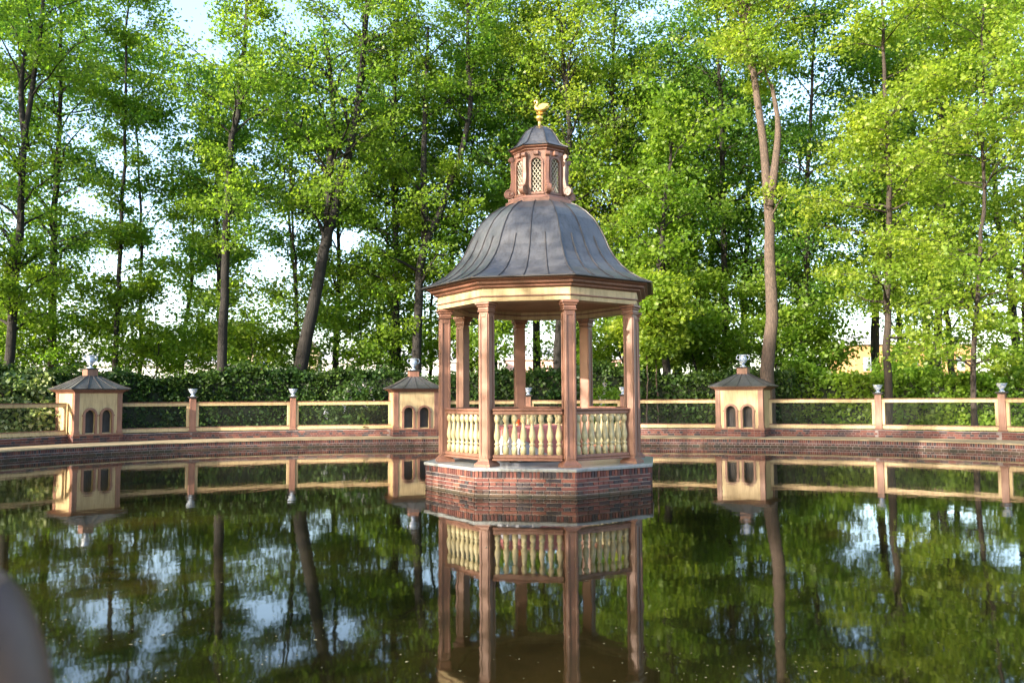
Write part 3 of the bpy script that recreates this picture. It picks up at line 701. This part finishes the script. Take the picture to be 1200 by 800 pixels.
# ------------------------------------------------------------------ trees
def smooth_path(pts, n):
    P = np.array(pts, float); k = len(P)
    seg = np.linalg.norm(np.diff(P, axis=0), axis=1); s = np.concatenate([[0], np.cumsum(seg)])
    out = []
    for q in np.linspace(0, s[-1], n):
        i = min(k-2, max(0, int(np.searchsorted(s, q))-1)); f = (q-s[i])/(s[i+1]-s[i]+1e-9)
        p0, p1, p2, p3 = P[max(0,i-1)], P[i], P[i+1], P[min(k-1,i+2)]
        out.append(0.5*((2*p1)+(-p0+p2)*f+(2*p0-5*p1+4*p2-p3)*f*f+(-p0+3*p1-3*p2+p3)*f**3))
    return np.array(out)
def leaves(rs, centres, per, sxy, sz, size, up=0.9, mat=None, name='crown'):
    n = len(centres)*per
    C = np.repeat(centres, per, axis=0)
    off = rs.normal(0, 1, (n, 3))*np.array([sxy, sxy, sz]); C = C + off
    nr = rs.normal(0, 1, (n, 3))*0.85; nr[:, 2] += up; nr /= np.linalg.norm(nr, axis=1)[:, None]
    t = rs.normal(0, 1, (n, 3)); t -= nr*np.sum(t*nr, axis=1)[:, None]; t /= np.linalg.norm(t, axis=1)[:, None] + 1e-9
    b = np.cross(nr, t); sz_ = size*rs.uniform(.5, 1.5, n)[:, None]
    V = np.empty((n, 4, 3))
    V[:, 0] = C - t*sz_*.5; V[:, 1] = C + b*sz_*.42 - t*sz_*.05 + nr*sz_*.12; V[:, 2] = C + t*sz_*.55 - nr*sz_*.06; V[:, 3] = C - b*sz_*.42 - t*sz_*.05 + nr*sz_*.12
    return quads_mesh(name, V, mat)
def tree_meshes(trunk, r0, z0, z1, Rc, nb, leafm, barkm, seed, per=16, size=.132, forks=(), tuft=None, rise=1.05, bare=(), low=0.0, twigs=10):
    """trunk: local points; returns trunk and crown meshes"""
    rs = np.random.RandomState(seed); g = MB()
    tp = smooth_path(trunk, 26); H = tp[-1][2]
    rad = .82*r0*np.clip(1.0-0.86*np.linspace(0, 1, 26)**.8, .06, 1); rad[0] *= 1.6; rad[1] *= 1.12
    tp[2:-1] += rs.normal(0, .035, tp[2:-1].shape)*np.array([1, 1, 0])
    g.tube(tp, rad, 12)
    srcs = [(tp, rad)]
    for fp, fr in forks:
        q = smooth_path(fp, 12); rr = fr*np.linspace(1, .35, 12); g.tube(q, rr, 10); srcs.append((q, rr))
    cl = []
    zz = np.sort(rs.uniform(z0, z1, nb)); ga = rs.uniform(0, 6.28)
    for i, z in enumerate(zz):
        cand = [s_ for s_ in srcs if s_[0][0][2] <= z <= s_[0][-1][2]] or [srcs[0]]
        P_, r_ = cand[rs.randint(len(cand))]
        j = int(np.clip(np.searchsorted(P_[:, 2], z), 1, len(P_)-1)); f = (z-P_[j-1][2])/(P_[j][2]-P_[j-1][2]+1e-6)
        o = P_[j-1]+(P_[j]-P_[j-1])*np.clip(f, 0, 1)
        h = (z-z0)/(z1-z0+1e-6); prof = .55+.5*math.sin(math.pi*min(1, .15+.8*h)) - .35*max(0, h-.88)/.12
        L = Rc*1.3*prof*rs.uniform(.45, 1.3); az = ga+i*2.4+rs.uniform(-.5, .5)
        el = rise*rs.uniform(.4, 1.4)+.25*h
        dirh = np.array([math.cos(az), math.sin(az)]); n = 7; pts = [o]
        for q in range(1, n):
            e = el*(1-.75*q/n)-.05*q/n+rs.normal(0, .12); az2 = az+rs.normal(0, .18)
            st = L/(n-1); pts.append(pts[-1]+np.array([math.cos(az2)*math.cos(e), math.sin(az2)*math.cos(e), math.sin(e)])*st)
        pts = np.array(pts); br = min(.5*r_[j], .03+.022*L)
        g.tube(pts, np.linspace(br, .008, n), 5, False)
        for q in range(3, n): cl.append(pts[q])
        for tw in range(twigs):
            q = rs.randint(2, n); s_ = rs.uniform(-1, 1); a3 = az+(1 if s_ > 0 else -1)*rs.uniform(.4, 1.3); l2 = L*rs.uniform(.2, .55); e3 = rs.uniform(-.45, .8)
            dv = np.array([math.cos(a3)*math.cos(e3), math.sin(a3)*math.cos(e3), math.sin(e3)])*l2
            g.tube([pts[q], pts[q]+dv*.5+np.array([0,0,.04*l2]), pts[q]+dv], [br*.4, .008, .004], 3, False)
            for u in (.45, .75, 1.0): cl.append(pts[q]+dv*u)
    cl = np.array(cl); cl[:, 2] -= .03
    if tuft is not None: cl = np.concatenate([cl, np.array(tuft[:3])+rs.normal(0, tuft[3], (26, 3))*np.array([1, 1, .6])])
    tm = g.mesh('trunk', barkm, True)
    cm = leaves(rs, cl, per, .33, .16, size, mat=leafm)
    return tm, cm
def place_tree(label, cat, base, tm, cm, group=None, rz=0, s=1.0, name='tree'):
    o = thing(name, label, cat, base, rz, group); o.scale = (s, s, s)
    link('trunk', tm, o); link('crown', cm, o); return o
def hero(label, Y, r0, prof, z0, Rc, nb, leafk, barkk, seed, forks=(), near=1.0, **kw):
    """prof: list of (X, Z) along the trunk at distance Y"""
    sc2 = lambda q: [(x*near, 2+(z-2)*near) for x, z in q]
    (xa, za), (xb, zb) = prof[-2:]; prof = prof + [(xb+(xb-xa)*.3+.2, zb+3.5)]
    prof = sc2(prof); forks = [(sc2(fp), fr) for fp, fr in forks]; Y *= near; r0 *= near; nb = int(nb*1.12)
    if 'tuft' in kw: tx, tz, tr = kw['tuft']
    bx, bzz = prof[0]; base = (bx - (prof[1][0]-bx)*(bzz-.35)/(prof[1][1]-bzz), Y, .35)
    rs = np.random.RandomState(seed+900)
    pts = [(0,0,0)] + [(x-base[0], rs.normal(0,.12), z-.35) for x, z in prof if z > 1.0]
    fk = [([(x-base[0], -.05*i, z-.35) for i, (x, z) in enumerate(fp)], fr) for fp, fr in forks]
    if 'tuft' in kw: kw['tuft'] = (tx*near-base[0], -.35, 2+(tz-2)*near-.35, tr)
    tm, cm = tree_meshes(pts, r0, z0-.35, pts[-1][2]-.05, Rc, nb, M[leafk], M[barkk], seed, forks=fk, **kw)
    return place_tree(label, 'tree', base, tm, cm)
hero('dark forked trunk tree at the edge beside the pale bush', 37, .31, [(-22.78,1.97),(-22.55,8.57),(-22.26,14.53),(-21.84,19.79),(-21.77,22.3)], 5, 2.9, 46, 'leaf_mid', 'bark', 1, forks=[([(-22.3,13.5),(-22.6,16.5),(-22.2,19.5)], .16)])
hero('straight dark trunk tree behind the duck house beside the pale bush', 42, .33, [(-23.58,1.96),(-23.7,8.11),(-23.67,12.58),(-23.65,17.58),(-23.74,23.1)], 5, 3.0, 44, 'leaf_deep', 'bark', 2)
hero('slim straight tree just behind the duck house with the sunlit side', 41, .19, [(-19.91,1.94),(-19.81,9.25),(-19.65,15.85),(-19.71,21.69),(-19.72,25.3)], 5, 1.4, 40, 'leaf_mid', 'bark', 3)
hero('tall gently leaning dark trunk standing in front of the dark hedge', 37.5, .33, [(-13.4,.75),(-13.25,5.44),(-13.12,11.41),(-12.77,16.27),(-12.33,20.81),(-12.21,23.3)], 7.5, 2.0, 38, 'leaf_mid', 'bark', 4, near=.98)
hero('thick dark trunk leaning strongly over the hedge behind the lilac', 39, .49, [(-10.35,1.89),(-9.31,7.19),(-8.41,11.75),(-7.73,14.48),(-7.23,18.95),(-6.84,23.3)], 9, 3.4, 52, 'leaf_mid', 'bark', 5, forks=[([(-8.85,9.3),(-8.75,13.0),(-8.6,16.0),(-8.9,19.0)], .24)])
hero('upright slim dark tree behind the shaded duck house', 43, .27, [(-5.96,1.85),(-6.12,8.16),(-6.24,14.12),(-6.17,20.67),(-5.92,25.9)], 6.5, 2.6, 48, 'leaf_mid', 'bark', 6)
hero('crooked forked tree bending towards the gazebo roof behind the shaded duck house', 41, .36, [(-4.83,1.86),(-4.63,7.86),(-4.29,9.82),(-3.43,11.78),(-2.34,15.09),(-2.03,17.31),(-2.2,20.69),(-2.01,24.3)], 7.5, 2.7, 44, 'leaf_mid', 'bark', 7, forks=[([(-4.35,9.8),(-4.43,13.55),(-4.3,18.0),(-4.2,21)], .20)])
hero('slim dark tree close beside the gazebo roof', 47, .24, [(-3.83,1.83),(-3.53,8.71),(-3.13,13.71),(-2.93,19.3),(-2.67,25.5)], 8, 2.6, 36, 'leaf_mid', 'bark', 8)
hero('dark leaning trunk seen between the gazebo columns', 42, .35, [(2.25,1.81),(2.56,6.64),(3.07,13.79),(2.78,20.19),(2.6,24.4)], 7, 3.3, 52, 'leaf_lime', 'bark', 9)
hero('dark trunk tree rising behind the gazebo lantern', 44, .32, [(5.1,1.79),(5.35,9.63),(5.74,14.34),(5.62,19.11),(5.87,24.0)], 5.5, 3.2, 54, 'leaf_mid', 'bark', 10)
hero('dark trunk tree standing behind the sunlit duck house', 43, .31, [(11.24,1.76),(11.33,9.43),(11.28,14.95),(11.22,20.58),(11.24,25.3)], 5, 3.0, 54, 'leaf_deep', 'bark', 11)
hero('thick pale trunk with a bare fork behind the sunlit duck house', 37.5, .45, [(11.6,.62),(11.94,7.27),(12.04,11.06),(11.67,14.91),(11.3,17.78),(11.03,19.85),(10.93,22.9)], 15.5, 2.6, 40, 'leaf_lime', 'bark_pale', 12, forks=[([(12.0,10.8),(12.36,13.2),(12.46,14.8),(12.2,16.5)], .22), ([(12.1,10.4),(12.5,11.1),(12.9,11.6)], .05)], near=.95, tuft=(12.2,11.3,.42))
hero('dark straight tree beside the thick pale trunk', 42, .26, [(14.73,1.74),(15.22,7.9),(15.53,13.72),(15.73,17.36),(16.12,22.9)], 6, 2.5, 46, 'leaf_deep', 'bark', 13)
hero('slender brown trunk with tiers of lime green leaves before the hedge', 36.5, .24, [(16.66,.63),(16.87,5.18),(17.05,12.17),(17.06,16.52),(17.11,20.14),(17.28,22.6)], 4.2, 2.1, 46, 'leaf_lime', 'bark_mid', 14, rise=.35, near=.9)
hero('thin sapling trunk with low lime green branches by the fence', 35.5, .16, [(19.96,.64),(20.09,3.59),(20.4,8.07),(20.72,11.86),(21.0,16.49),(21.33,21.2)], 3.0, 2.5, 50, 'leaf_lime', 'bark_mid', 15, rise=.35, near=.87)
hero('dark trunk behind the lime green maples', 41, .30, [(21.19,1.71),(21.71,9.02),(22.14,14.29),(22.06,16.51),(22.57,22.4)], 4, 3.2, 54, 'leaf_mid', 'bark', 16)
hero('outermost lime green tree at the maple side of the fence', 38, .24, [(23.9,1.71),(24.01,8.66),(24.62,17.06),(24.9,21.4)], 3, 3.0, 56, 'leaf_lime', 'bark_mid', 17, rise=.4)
# background wood: five kinds, copied
kinds = []
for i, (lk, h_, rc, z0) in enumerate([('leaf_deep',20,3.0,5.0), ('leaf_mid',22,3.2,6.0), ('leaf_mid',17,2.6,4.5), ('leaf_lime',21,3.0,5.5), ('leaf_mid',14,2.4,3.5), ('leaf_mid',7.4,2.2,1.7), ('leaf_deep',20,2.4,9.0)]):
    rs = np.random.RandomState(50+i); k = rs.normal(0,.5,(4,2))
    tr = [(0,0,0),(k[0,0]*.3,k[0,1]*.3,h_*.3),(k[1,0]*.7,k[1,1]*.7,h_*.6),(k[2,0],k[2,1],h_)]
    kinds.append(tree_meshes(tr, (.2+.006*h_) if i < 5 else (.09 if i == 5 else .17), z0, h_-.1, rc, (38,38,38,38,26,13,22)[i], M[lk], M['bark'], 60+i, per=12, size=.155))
bkind = ['tall dark green background tree', 'tall fresh green background tree', 'medium fresh green background tree', 'tall lime green background tree', 'low sparse green tree',
         'thin stemmed understorey tree', 'slender bare stemmed tree']
landmarks = [(-.62, 'behind the pale bush'), (-.53, 'behind the duck house with the sunlit side'), (-.44, 'beside the slim tree behind the hedge'), (-.36, 'behind the tall trunk in the hedge'), (-.25, 'behind the thick leaning trunk'),
             (-.14, 'behind the shaded duck house'), (-.06, 'behind the crooked forked tree'), (.03, 'behind the gazebo dome'), (.12, 'behind the gazebo and its saplings'), (.20, 'in the dark gap beside the saplings'), (.28, 'behind the sunlit duck house'),
             (.36, 'behind the thick pale trunk'), (.45, 'behind the slender brown trunk'), (.56, 'behind the thin sapling trunk'), (.68, 'behind the outermost lime green tree')]
bgd = [(-31,40,0),(-28,45,1),(-19.5,49,4),(-16.5,46,4),(-10.5,48,2),(-7.5,50,0),
       (-1.0,50,1),(0.8,56,0),(1.5,46.5,3),(4.2,52,1),(6.8,47.5,0),(8.2,42,4),(8.6,50,1),(9.8,55,0),(11,48,2),(13.6,47,0),(13.2,55,1),(18.6,52,2),(20.5,46,1),(23,45,3),(24.5,52,0),(27,44,1),(28.5,39,3),(27,50,0),(7.6,39,4),(-33,35,1),(-26,42,5),(-21.5,44,5),(-18.2,41.5,5),(-15.5,44,5),(-11.8,42.5,5),(-8.4,44,5),(-3.4,44.5,5),(-1,42,5),(9.6,41,5),(13,40.5,5),(16.4,44,5),
       (-21,46,6),(-17.2,48,6),(-15.2,43,6),(-12,45,6),(-11,41.5,6),(-7.4,46,6),(-4.6,47,6),(-2.2,44,6),(0.4,43.5,6),(9.4,45.5,6),(19,42,6),(6,41,5),(10.6,44,5),(14.6,42.5,5),(-23.5,40.8,5),(-13.6,41,5),(-6,41.8,5),(3.6,44,5),(-28.5,43,5),(8.3,43.5,5),(11.6,41.6,5)]
rr = random.Random(77)
for x, y, k in bgd:
    mark = min(landmarks, key=lambda q: abs(q[0]-x/y))[1]
    place_tree(bkind[k] + ' ' + mark, 'tree', (x, y, .38), *kinds[k], group=bkind[k] + 's ' + mark, rz=rr.uniform(0, 6.28), s=rr.uniform(.92, 1.12))
# the wood goes on round the pond, beyond the left bank, and shades it
for x, y, k in [(-27.5,31,1),(-32,24,0),(-25.5,14,2),(-23.6,11.6,4),(-20.8,8.4,2),(-18.5,5.5,2),(-14.3,1.0,2),(-12.4,-1.8,2),(-9.6,-5.6,2),(-6.2,-9,2)]:
    place_tree('tall tree on the bank outside the picture whose shade falls on the pond', 'tree', (x, y, .38), *kinds[k], group='trees on the shaded bank', rz=rr.uniform(0, 6.28), s=rr.uniform(1.04, 1.12))
# saplings with thin pale stems beside the gazebo
def sapling(label, prof, Y, seed):
    base = (prof[0][0], Y, .38); pts = [(x-base[0], 0, z-.38) for x, z in prof]
    tm, cm = tree_meshes(pts, .055, 3.0, pts[-1][2]-.05, 1.0, 22, M['leaf_lime'], M['bark_pale'], seed, per=22, size=.16, twigs=4)
    place_tree(label, 'sapling', base, tm, cm, name='sapling')
sapling('slender pale stemmed sapling beside the gazebo column', [(6.0,.38),(6.05,3),(6.0,5.2),(6.15,7)], 36.6, 31)
sapling('slender pale stemmed sapling nearer the sunlit duck house', [(6.55,.38),(6.5,3.2),(6.6,5.6),(6.5,7.4)], 36.8, 32)

# hedge along the fence
def hedge(label, t0, t1, off, height, depth, mat, seed, dens, wob, name='hedge', size=.13):
    rs = np.random.RandomState(seed); Lc = (t1-t0)
    P, S = arc_table(A_OUT+off, B_OUT+off, t0, t1, 400); Ltot = S[-1]
    mid = P[len(P)//2]; o = thing(name, label, 'hedge', (mid.x, mid.y, .4))
    n1 = rs.uniform(0, 6.28, 6)
    def top(s): return height*(1+wob*(math.sin(s*1.1+n1[0])*.5+math.sin(s*.47+n1[1])*.6+math.sin(s*2.7+n1[2])*.3))
    g = MB(); K = 80; pr = []
    for i in range(K+1):
        s = Ltot*i/K; p = at_s(P, S, s); q = at_s(P, S, min(Ltot, s+.05)); d = (q-p).normalized() if (q-p).length > 0 else d
        n = Vector((d.y, -d.x)); h_ = top(s)-.22; p = p-mid
        if n.dot(PC-(p+mid)) < 0: n = -n
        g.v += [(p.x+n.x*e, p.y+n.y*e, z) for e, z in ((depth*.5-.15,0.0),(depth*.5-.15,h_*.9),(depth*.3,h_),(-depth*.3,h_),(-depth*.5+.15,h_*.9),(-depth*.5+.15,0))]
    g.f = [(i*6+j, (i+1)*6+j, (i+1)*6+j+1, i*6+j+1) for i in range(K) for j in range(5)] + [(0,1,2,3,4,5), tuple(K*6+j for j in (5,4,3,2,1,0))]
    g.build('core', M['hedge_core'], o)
    m = int(Ltot*height*dens); ss = rs.uniform(0, Ltot, m); cs = []; hd_ = depth
    for s in ss:
        p = at_s(P, S, s); q = at_s(P, S, min(Ltot, s+.05)); d = (q-p); d = d.normalized() if d.length > 0 else Vector((1,0))
        n = Vector((d.y, -d.x)); n = -n if n.dot(PC-p) < 0 else n
        h_ = top(s)
        if rs.rand() < .3: e = rs.uniform(-.5, .5)*depth; z = h_-.12+rs.normal(0,.10)
        else: e = depth*.5*(1 if rs.rand() < .8 else -1)+rs.normal(0,.10)-.08; z = rs.uniform(.05, h_-.05)
        p = p-mid; cs.append((p.x+n.x*e, p.y+n.y*e, z))
    link('foliage', leaves(rs, np.array(cs), 14, .13, .11, size, up=.35, mat=mat, name='foliage'), o)
    return o
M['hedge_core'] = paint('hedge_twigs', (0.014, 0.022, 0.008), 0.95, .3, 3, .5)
tR = ray_t(.315, A_OUT, B_OUT)
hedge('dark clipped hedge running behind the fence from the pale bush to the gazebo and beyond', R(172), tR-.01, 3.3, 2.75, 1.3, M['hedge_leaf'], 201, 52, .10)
hedge('sunlit leafy hedge behind the fence on the maple side', tR+.01, R(22), 4.8, 2.6, 1.6, M['leaf_mid'], 202, 52, .16, size=.15)
def bush(label, c, r, h_, mat, seed, n=240, flowers=None, per=20):
    rs = np.random.RandomState(seed); o = thing('bush', label, 'bush', (c[0], c[1], .4))
    g = MB(); cs = []
    for i in range(16):
        a = rs.uniform(0, 6.28); l = rs.uniform(.5, 1); e = np.array([math.cos(a)*r*l, math.sin(a)*r*l, h_*rs.uniform(.6, 1)*(1-.3*l)])
        pts = np.array([[0,0,-.05], e*np.array([.35,.35,.5]), e]); g.tube(pts, [.03,.02,.006], 5, False)
    g.build('stems', M['bark_mid'], o)
    for i in range(n):
        v = rs.normal(0,1,3); v /= np.linalg.norm(v); v[2] = abs(v[2])*1.1-.1; q = rs.uniform(.55, 1)
        cs.append((v[0]*r*q, v[1]*r*q, max(.1, h_*.12+v[2]*h_*.85*q)))
    link('foliage', leaves(rs, np.array(cs), per, .16, .11, .13, mat=mat, name='foliage', up=.6), o)
    if flowers:
        fl = np.array([(x, y-.1, z) for x, y, z in cs if y < 0 and z > h_*.35])[:flowers]
        link('blossom', leaves(rs, fl, 40, .05, .11, .06, mat=M['lilac'], name='blossom', up=.1), o)
    return o
bush('pale variegated bush beside the end of the fence', (-18.9, 31.8), 2.0, 2.9, M['pale_leaf'], 301, 420)
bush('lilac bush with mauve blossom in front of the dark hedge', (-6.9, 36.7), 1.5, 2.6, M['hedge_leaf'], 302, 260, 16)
bush('lilac bush with pale blossom seen through the gazebo', (4.3, 37.0), 1.5, 2.3, M['leaf_mid'], 303, 260, 14)
bush('bushy young maple foliage beside the thin sapling trunk', (21.6, 34.6), 2.2, 4.4, M['leaf_lime'], 304, 520)
bush('bushy green maple foliage between the slender brown trunk and the thin sapling', (17.9, 37.4), 1.9, 4.2, M['leaf_mid'], 305, 460)

# ------------------------------------------------------------------ far things beyond the trees
def pillar(label, x, y, h_):
    o = thing('gate_pillar', label, 'pillar', (x, y, .38), 0, 'stone pillars of the garden railing')
    g = MB(); g.box(-.85,.85,-.85,.85,0,.9,.04); g.box(-.65,.65,-.65,.65,.9005,h_-.9,.03); g.build('shaft', M['stone'], o)
    g = MB(); g.box(-.8,.8,-.8,.8,h_-.8995,h_-.7,.03); g.box(-1.0,1.0,-1.0,1.0,h_-.6995,h_-.5,.04); g.build('cap', M['stone'], o)
    g = MB(); g.lathe([(.55,h_-.4995),(.7,h_-.35),(.62,h_-.1),(.3,h_+.05),(.18,h_+.25),(.05,h_+.4)], 16); g.build('finial', M['stone'], o, True)
pillar('weathered stone pillar beyond the hedge beside the flag', -21.3, 66, 5.9)
pillar('weathered stone pillar beyond the hedge behind the leaning trunk', -16.1, 66, 5.9)
def building(label, x, y, wd, dp, h_, wall, roofm, nwin, nst, rz=0):
    o = thing('building', label, 'building', (x, y, .38), rz)
    g = MB(); g.box(-wd/2,wd/2,0,dp,0,h_); g.build('wall', wall, o)
    g = MB(); g.box(-wd/2-.4,wd/2+.4,-.4,dp+.4,h_+.001,h_+.5); g.add([(-wd/2-.3,-.3,h_+.5),(wd/2+.3,-.3,h_+.5),(wd/2+.3,dp+.3,h_+.5),(-wd/2-.3,dp+.3,h_+.5),(-wd/2+3,dp/2,h_+2.2),(wd/2-3,dp/2,h_+2.2)], [(0,1,5,4),(2,3,4,5),(1,2,5),(3,0,4)])
    g.build('roof', roofm, o)
    gw = MB(); gw.box(-.55,.55,-.06,.05,0,1.9); wm = gw.mesh('window', M['win']); gs = MB(); gs.box(-.7,.7,-.16,-.001,-.15,-.001); sm = gs.mesh('sill', wall)
    for s in range(nst):
        for i in range(nwin):
            wx = -wd/2+wd*(i+.5)/nwin; wz = 1.2+s*(h_-1)/nst
            wo_ = link('window', wm, o, Matrix.Translation((wx, 0, wz))); link('sill', sm, wo_)
M['win'] = paint('far_window_glass', (.22,.25,.28), .15, .1, 1, 0)
M['far_white'] = paint('pale_stucco', (.52,.51,.50), .8, .06, .4, .05)
M['far_ochre'] = paint('ochre_stucco', (.42,.24,.10), .8, .08, .4, .05)
M['far_roof'] = paint('pale_grey_roofing', (.42,.43,.44), .6, .08, .4, .05)
building('long pale building far beyond the leaning trunk', -17, 125, 30, 12, 7.0, M['far_white'], M['far_roof'], 9, 2)
building('pale building far beyond the pale bush', -62, 130, 36, 12, 7.0, M['far_white'], M['far_roof'], 10, 2)
building('ochre building glimpsed between the trees on the maple side', 55, 112, 16, 10, 8.6, M['far_ochre'], M['far_roof'], 5, 2)
building('pale pink building glimpsed through the gazebo', 9, 128, 20, 12, 7.5, paint('pink_stucco', (.70,.42,.36), .8, .06, .4, .05), M['far_roof'], 6, 2)
fl = thing('flag', 'white, blue and red flag on a pole beyond the hedge', 'flag', (-28.6, 90, .38))
g = MB(); g.tube([(0,0,0),(0,0,6.6)], [.06,.04], 8); g.build('pole', M['far_white'], fl)
for i, c in enumerate([(.75,.75,.75),(.05,.12,.45),(.6,.04,.04)]):
    g = MB(); n = 10; z0 = 6.4-i*.42
    g.add([(.06+.2*j, .12*math.sin(j*.8), z0-.06*j-s*.4195) for j in range(n+1) for s in (0,1)], [(2*j,2*j+1,2*j+3,2*j+2) for j in range(n)])
    g.build('stripe', paint('flag_cloth', c, .8, .05), fl, True)

# ------------------------------------------------------------------ floating specks on the pond
rs = np.random.RandomState(8); n = 9000
y = 4.2 + 26*rs.uniform(0,1,n)**1.7; x = rs.uniform(-1,1,n)*(2.5+y*.62)
blob = np.sin(x*.9+np.sin(y*.7)*1.3)+np.sin(y*1.3+x*.4)+rs.normal(0,.8,n)
kx = ((x-PC.x)/(A_IN-.6))**2+((y-PC.y)/(B_IN-.6))**2 < .93
kg = np.hypot(x-.66, y-18.3) > 2.75
keep = (blob > .3) & kx & kg; x, y = x[keep], y[keep]
ed = [ell(R(rs.uniform(15, 165)), A_IN-.04-abs(rs.normal(0,.28)), B_IN-.04-abs(rs.normal(0,.28))) for _ in range(2600)]    # drift against the far wall
x = np.concatenate([x, [q.x for q in ed]]); y = np.concatenate([y, [q.y for q in ed]]); n = len(x)
a = rs.uniform(0,6.28,n); sz = rs.uniform(.003,.010,n)*np.where(rs.rand(n) < .04, 2.4, 1); ar = rs.uniform(.35,.9,n)
V = np.empty((n,4,3))
for i in range(4):
    u = math.pi/2*i; lx, ly = np.cos(u)*sz, np.sin(u)*sz*ar
    V[:, i, 0] = x+lx*np.cos(a)-ly*np.sin(a); V[:, i, 1] = y+lx*np.sin(a)+ly*np.cos(a); V[:, i, 2] = WZ+.004
M['speck'] = paint('pollen_flakes', (.30,.27,.15), .8, .2, 8, .1)
o = link('floating_flecks', quads_mesh('floating_flecks', V, M['speck'])); tag(o, 'pale pollen flecks and fallen bud scales floating on the pond', 'flecks', kind='stuff')

# ------------------------------------------------------------------ person at the near bank
M['skin'] = paint('skin', (.055,.028,.020), .55, .08, 8, .05)
M['shirt'] = paint('grey_mauve_shirt', (.16,.105,.085), .9, .06, 6, .2)
M['trousers'] = paint('dark_trousers', (.05,.055,.07), .9, .1, 6, .2)
M['hair'] = paint('brown_hair', (.05,.03,.02), .6, .2, 20, .4)
pr = thing('person', 'person in a grey mauve top standing with bare arm down at the near bank', 'person', (-.735, .90, .40), 0)
def skinned(name, verts, edges, mat, parent, sub=2, root=0):
    me = bpy.data.meshes.new(name); me.from_pydata([v[:3] for v in verts], edges, []); me.materials.append(mat)
    o = link(name, me, parent)
    sm = o.modifiers.new('skin', 'SKIN'); sm.use_smooth_shade = True
    lay = me.skin_vertices[0] if me.skin_vertices else None
    if lay is None:
        bpy.context.view_layer.objects.active = o; lay = me.skin_vertices[0]
    for i, v in enumerate(verts):
        r = v[3]; lay.data[i].radius = r if isinstance(r, tuple) else (r, r); lay.data[i].use_root = (i == root)
    ss = o.modifiers.new('sub', 'SUBSURF'); ss.levels = sub; ss.render_levels = sub
    return o
bv = [(0,0,.93,(.15,.105)),(0,0,1.10,(.13,.095)),(0,.005,1.28,(.15,.105)),(0,0,1.40,(.11,.08)),(0,0,1.475,.055),(0,.012,1.54,.05),(0,.02,1.60,.062),(0,.02,1.66,.075)]
be = [(i,i+1) for i in range(7)]
for s in (-1,1):
    k = len(bv); bv += [(s*.155,0.01,1.375,.056),(s*.187,0.01,1.27,.052),(s*.225,-.01,1.12,.043),(s*.235,.03,.98,.037),(s*.24,.07,.86,.027),(s*.242,.085,.80,(.022,.035))]
    be += [(3,k)] + [(k+i,k+i+1) for i in range(5)]
    for j in range(4):                          # fingers
        f = len(bv); yy = .055+.02*j; ln = (.062,.075,.07,.055)[j]
        bv += [(s*.242,yy+.01,.765,.0095),(s*.240,yy+.012,.765-ln*.5,.0085),(s*.230,yy+.010,.765-ln,.0075)]; be += [(k+5,f),(f,f+1),(f+1,f+2)]
    f = len(bv); bv += [(s*.232,.128,.80,.010),(s*.226,.138,.765,.009)]; be += [(k+5,f),(f,f+1)]
    k = len(bv); bv += [(s*.09,0,.86,.085),(s*.095,.01,.50,.058),(s*.10,-.01,.28,.05),(s*.10,-.015,.09,.036),(s*.105,.06,.045,.038),(s*.11,.15,.03,.03)]
    be += [(0,k)] + [(k+i,k+i+1) for i in range(5)]
skinned('body', bv, be, M['skin'], pr)
sv = [(0,0,.90,(.165,.118)),(0,0,1.10,(.148,.108)),(0,.005,1.28,(.165,.118)),(0,0,1.395,(.122,.09)),(0,0,1.44,(.085,.07))] + [(-.135,-.025,1.385,.064),(.135,-.025,1.385,.064),(-.14,-.035,1.28,.066),(.14,-.035,1.28,.066)]
skinned('shirt', sv, [(0,1),(1,2),(2,3),(3,4),(3,5),(3,6),(5,7),(6,8)], M['shirt'], pr)
tv = [(0,0,.93,(.16,.115))]; te = []
for s in (-1,1):
    k = len(tv); tv += [(s*.09,0,.84,.095),(s*.095,.01,.50,.07),(s*.10,-.01,.28,.066),(s*.10,-.012,.10,.06)]; te += [(0,k),(k,k+1),(k+1,k+2),(k+2,k+3)]
skinned('trousers', tv, te, M['trousers'], pr)
hd = bmesh.new(); bmesh.ops.create_icosphere(hd, subdivisions=4, radius=1)
for v in hd.verts:
    x, y_, z = v.co; fw = max(0, y_)
    z2 = z*.115; x2 = x*.076*(1-.22*max(0,-z)); y2 = y_*.095
    if fw > .5 and abs(x) < .16 and -.38 < z < .12: y2 += .026*(1-abs(x)/.16)*(1-abs(z+.22)/.3 if z < .12 else 0)
    if fw > .4 and .02 < z < .22 and .22 < abs(x) < .55: y2 -= .007
    if fw > .4 and -.60 < z < -.50: y2 += .005
    v.co = (x2, y2+.02, z2+1.66)
me = bpy.data.meshes.new('head'); hd.to_mesh(me); hd.free(); me.materials.append(M['skin']); me.polygons.foreach_set('use_smooth', [True]*len(me.polygons)); head = link('head', me, pr)
hb = bmesh.new(); bmesh.ops.create_icosphere(hb, subdivisions=4, radius=1)
bmesh.ops.delete(hb, geom=[v for v in hb.verts if v.co.y > .35 and v.co.z < .45 or v.co.z < -.55], context='VERTS')
for v in hb.verts: v.co = (v.co.x*.085, v.co.y*.105+.012, v.co.z*.125+1.668)
me = bpy.data.meshes.new('hair'); hb.to_mesh(me); hb.free(); me.materials.append(M['hair']); link('hair', me, head)
M['eye'] = paint('eye', (.6,.6,.58), .2, .02)
for s in (-1,1):
    g = MB(); g.lathe([(.002,-.011),(.009,-.007),(.0115,0),(.009,.007),(.002,.011)], 10, (s*.031,.098,1.672)); g.build('eye', M['eye'], head, True)
    g = MB(); g.tube([(s*.076,.015,1.63),(s*.086,.005,1.66),(s*.078,.0,1.69)], [.008,.014,.008], 8); g.build('ear', M['skin'], head, True)
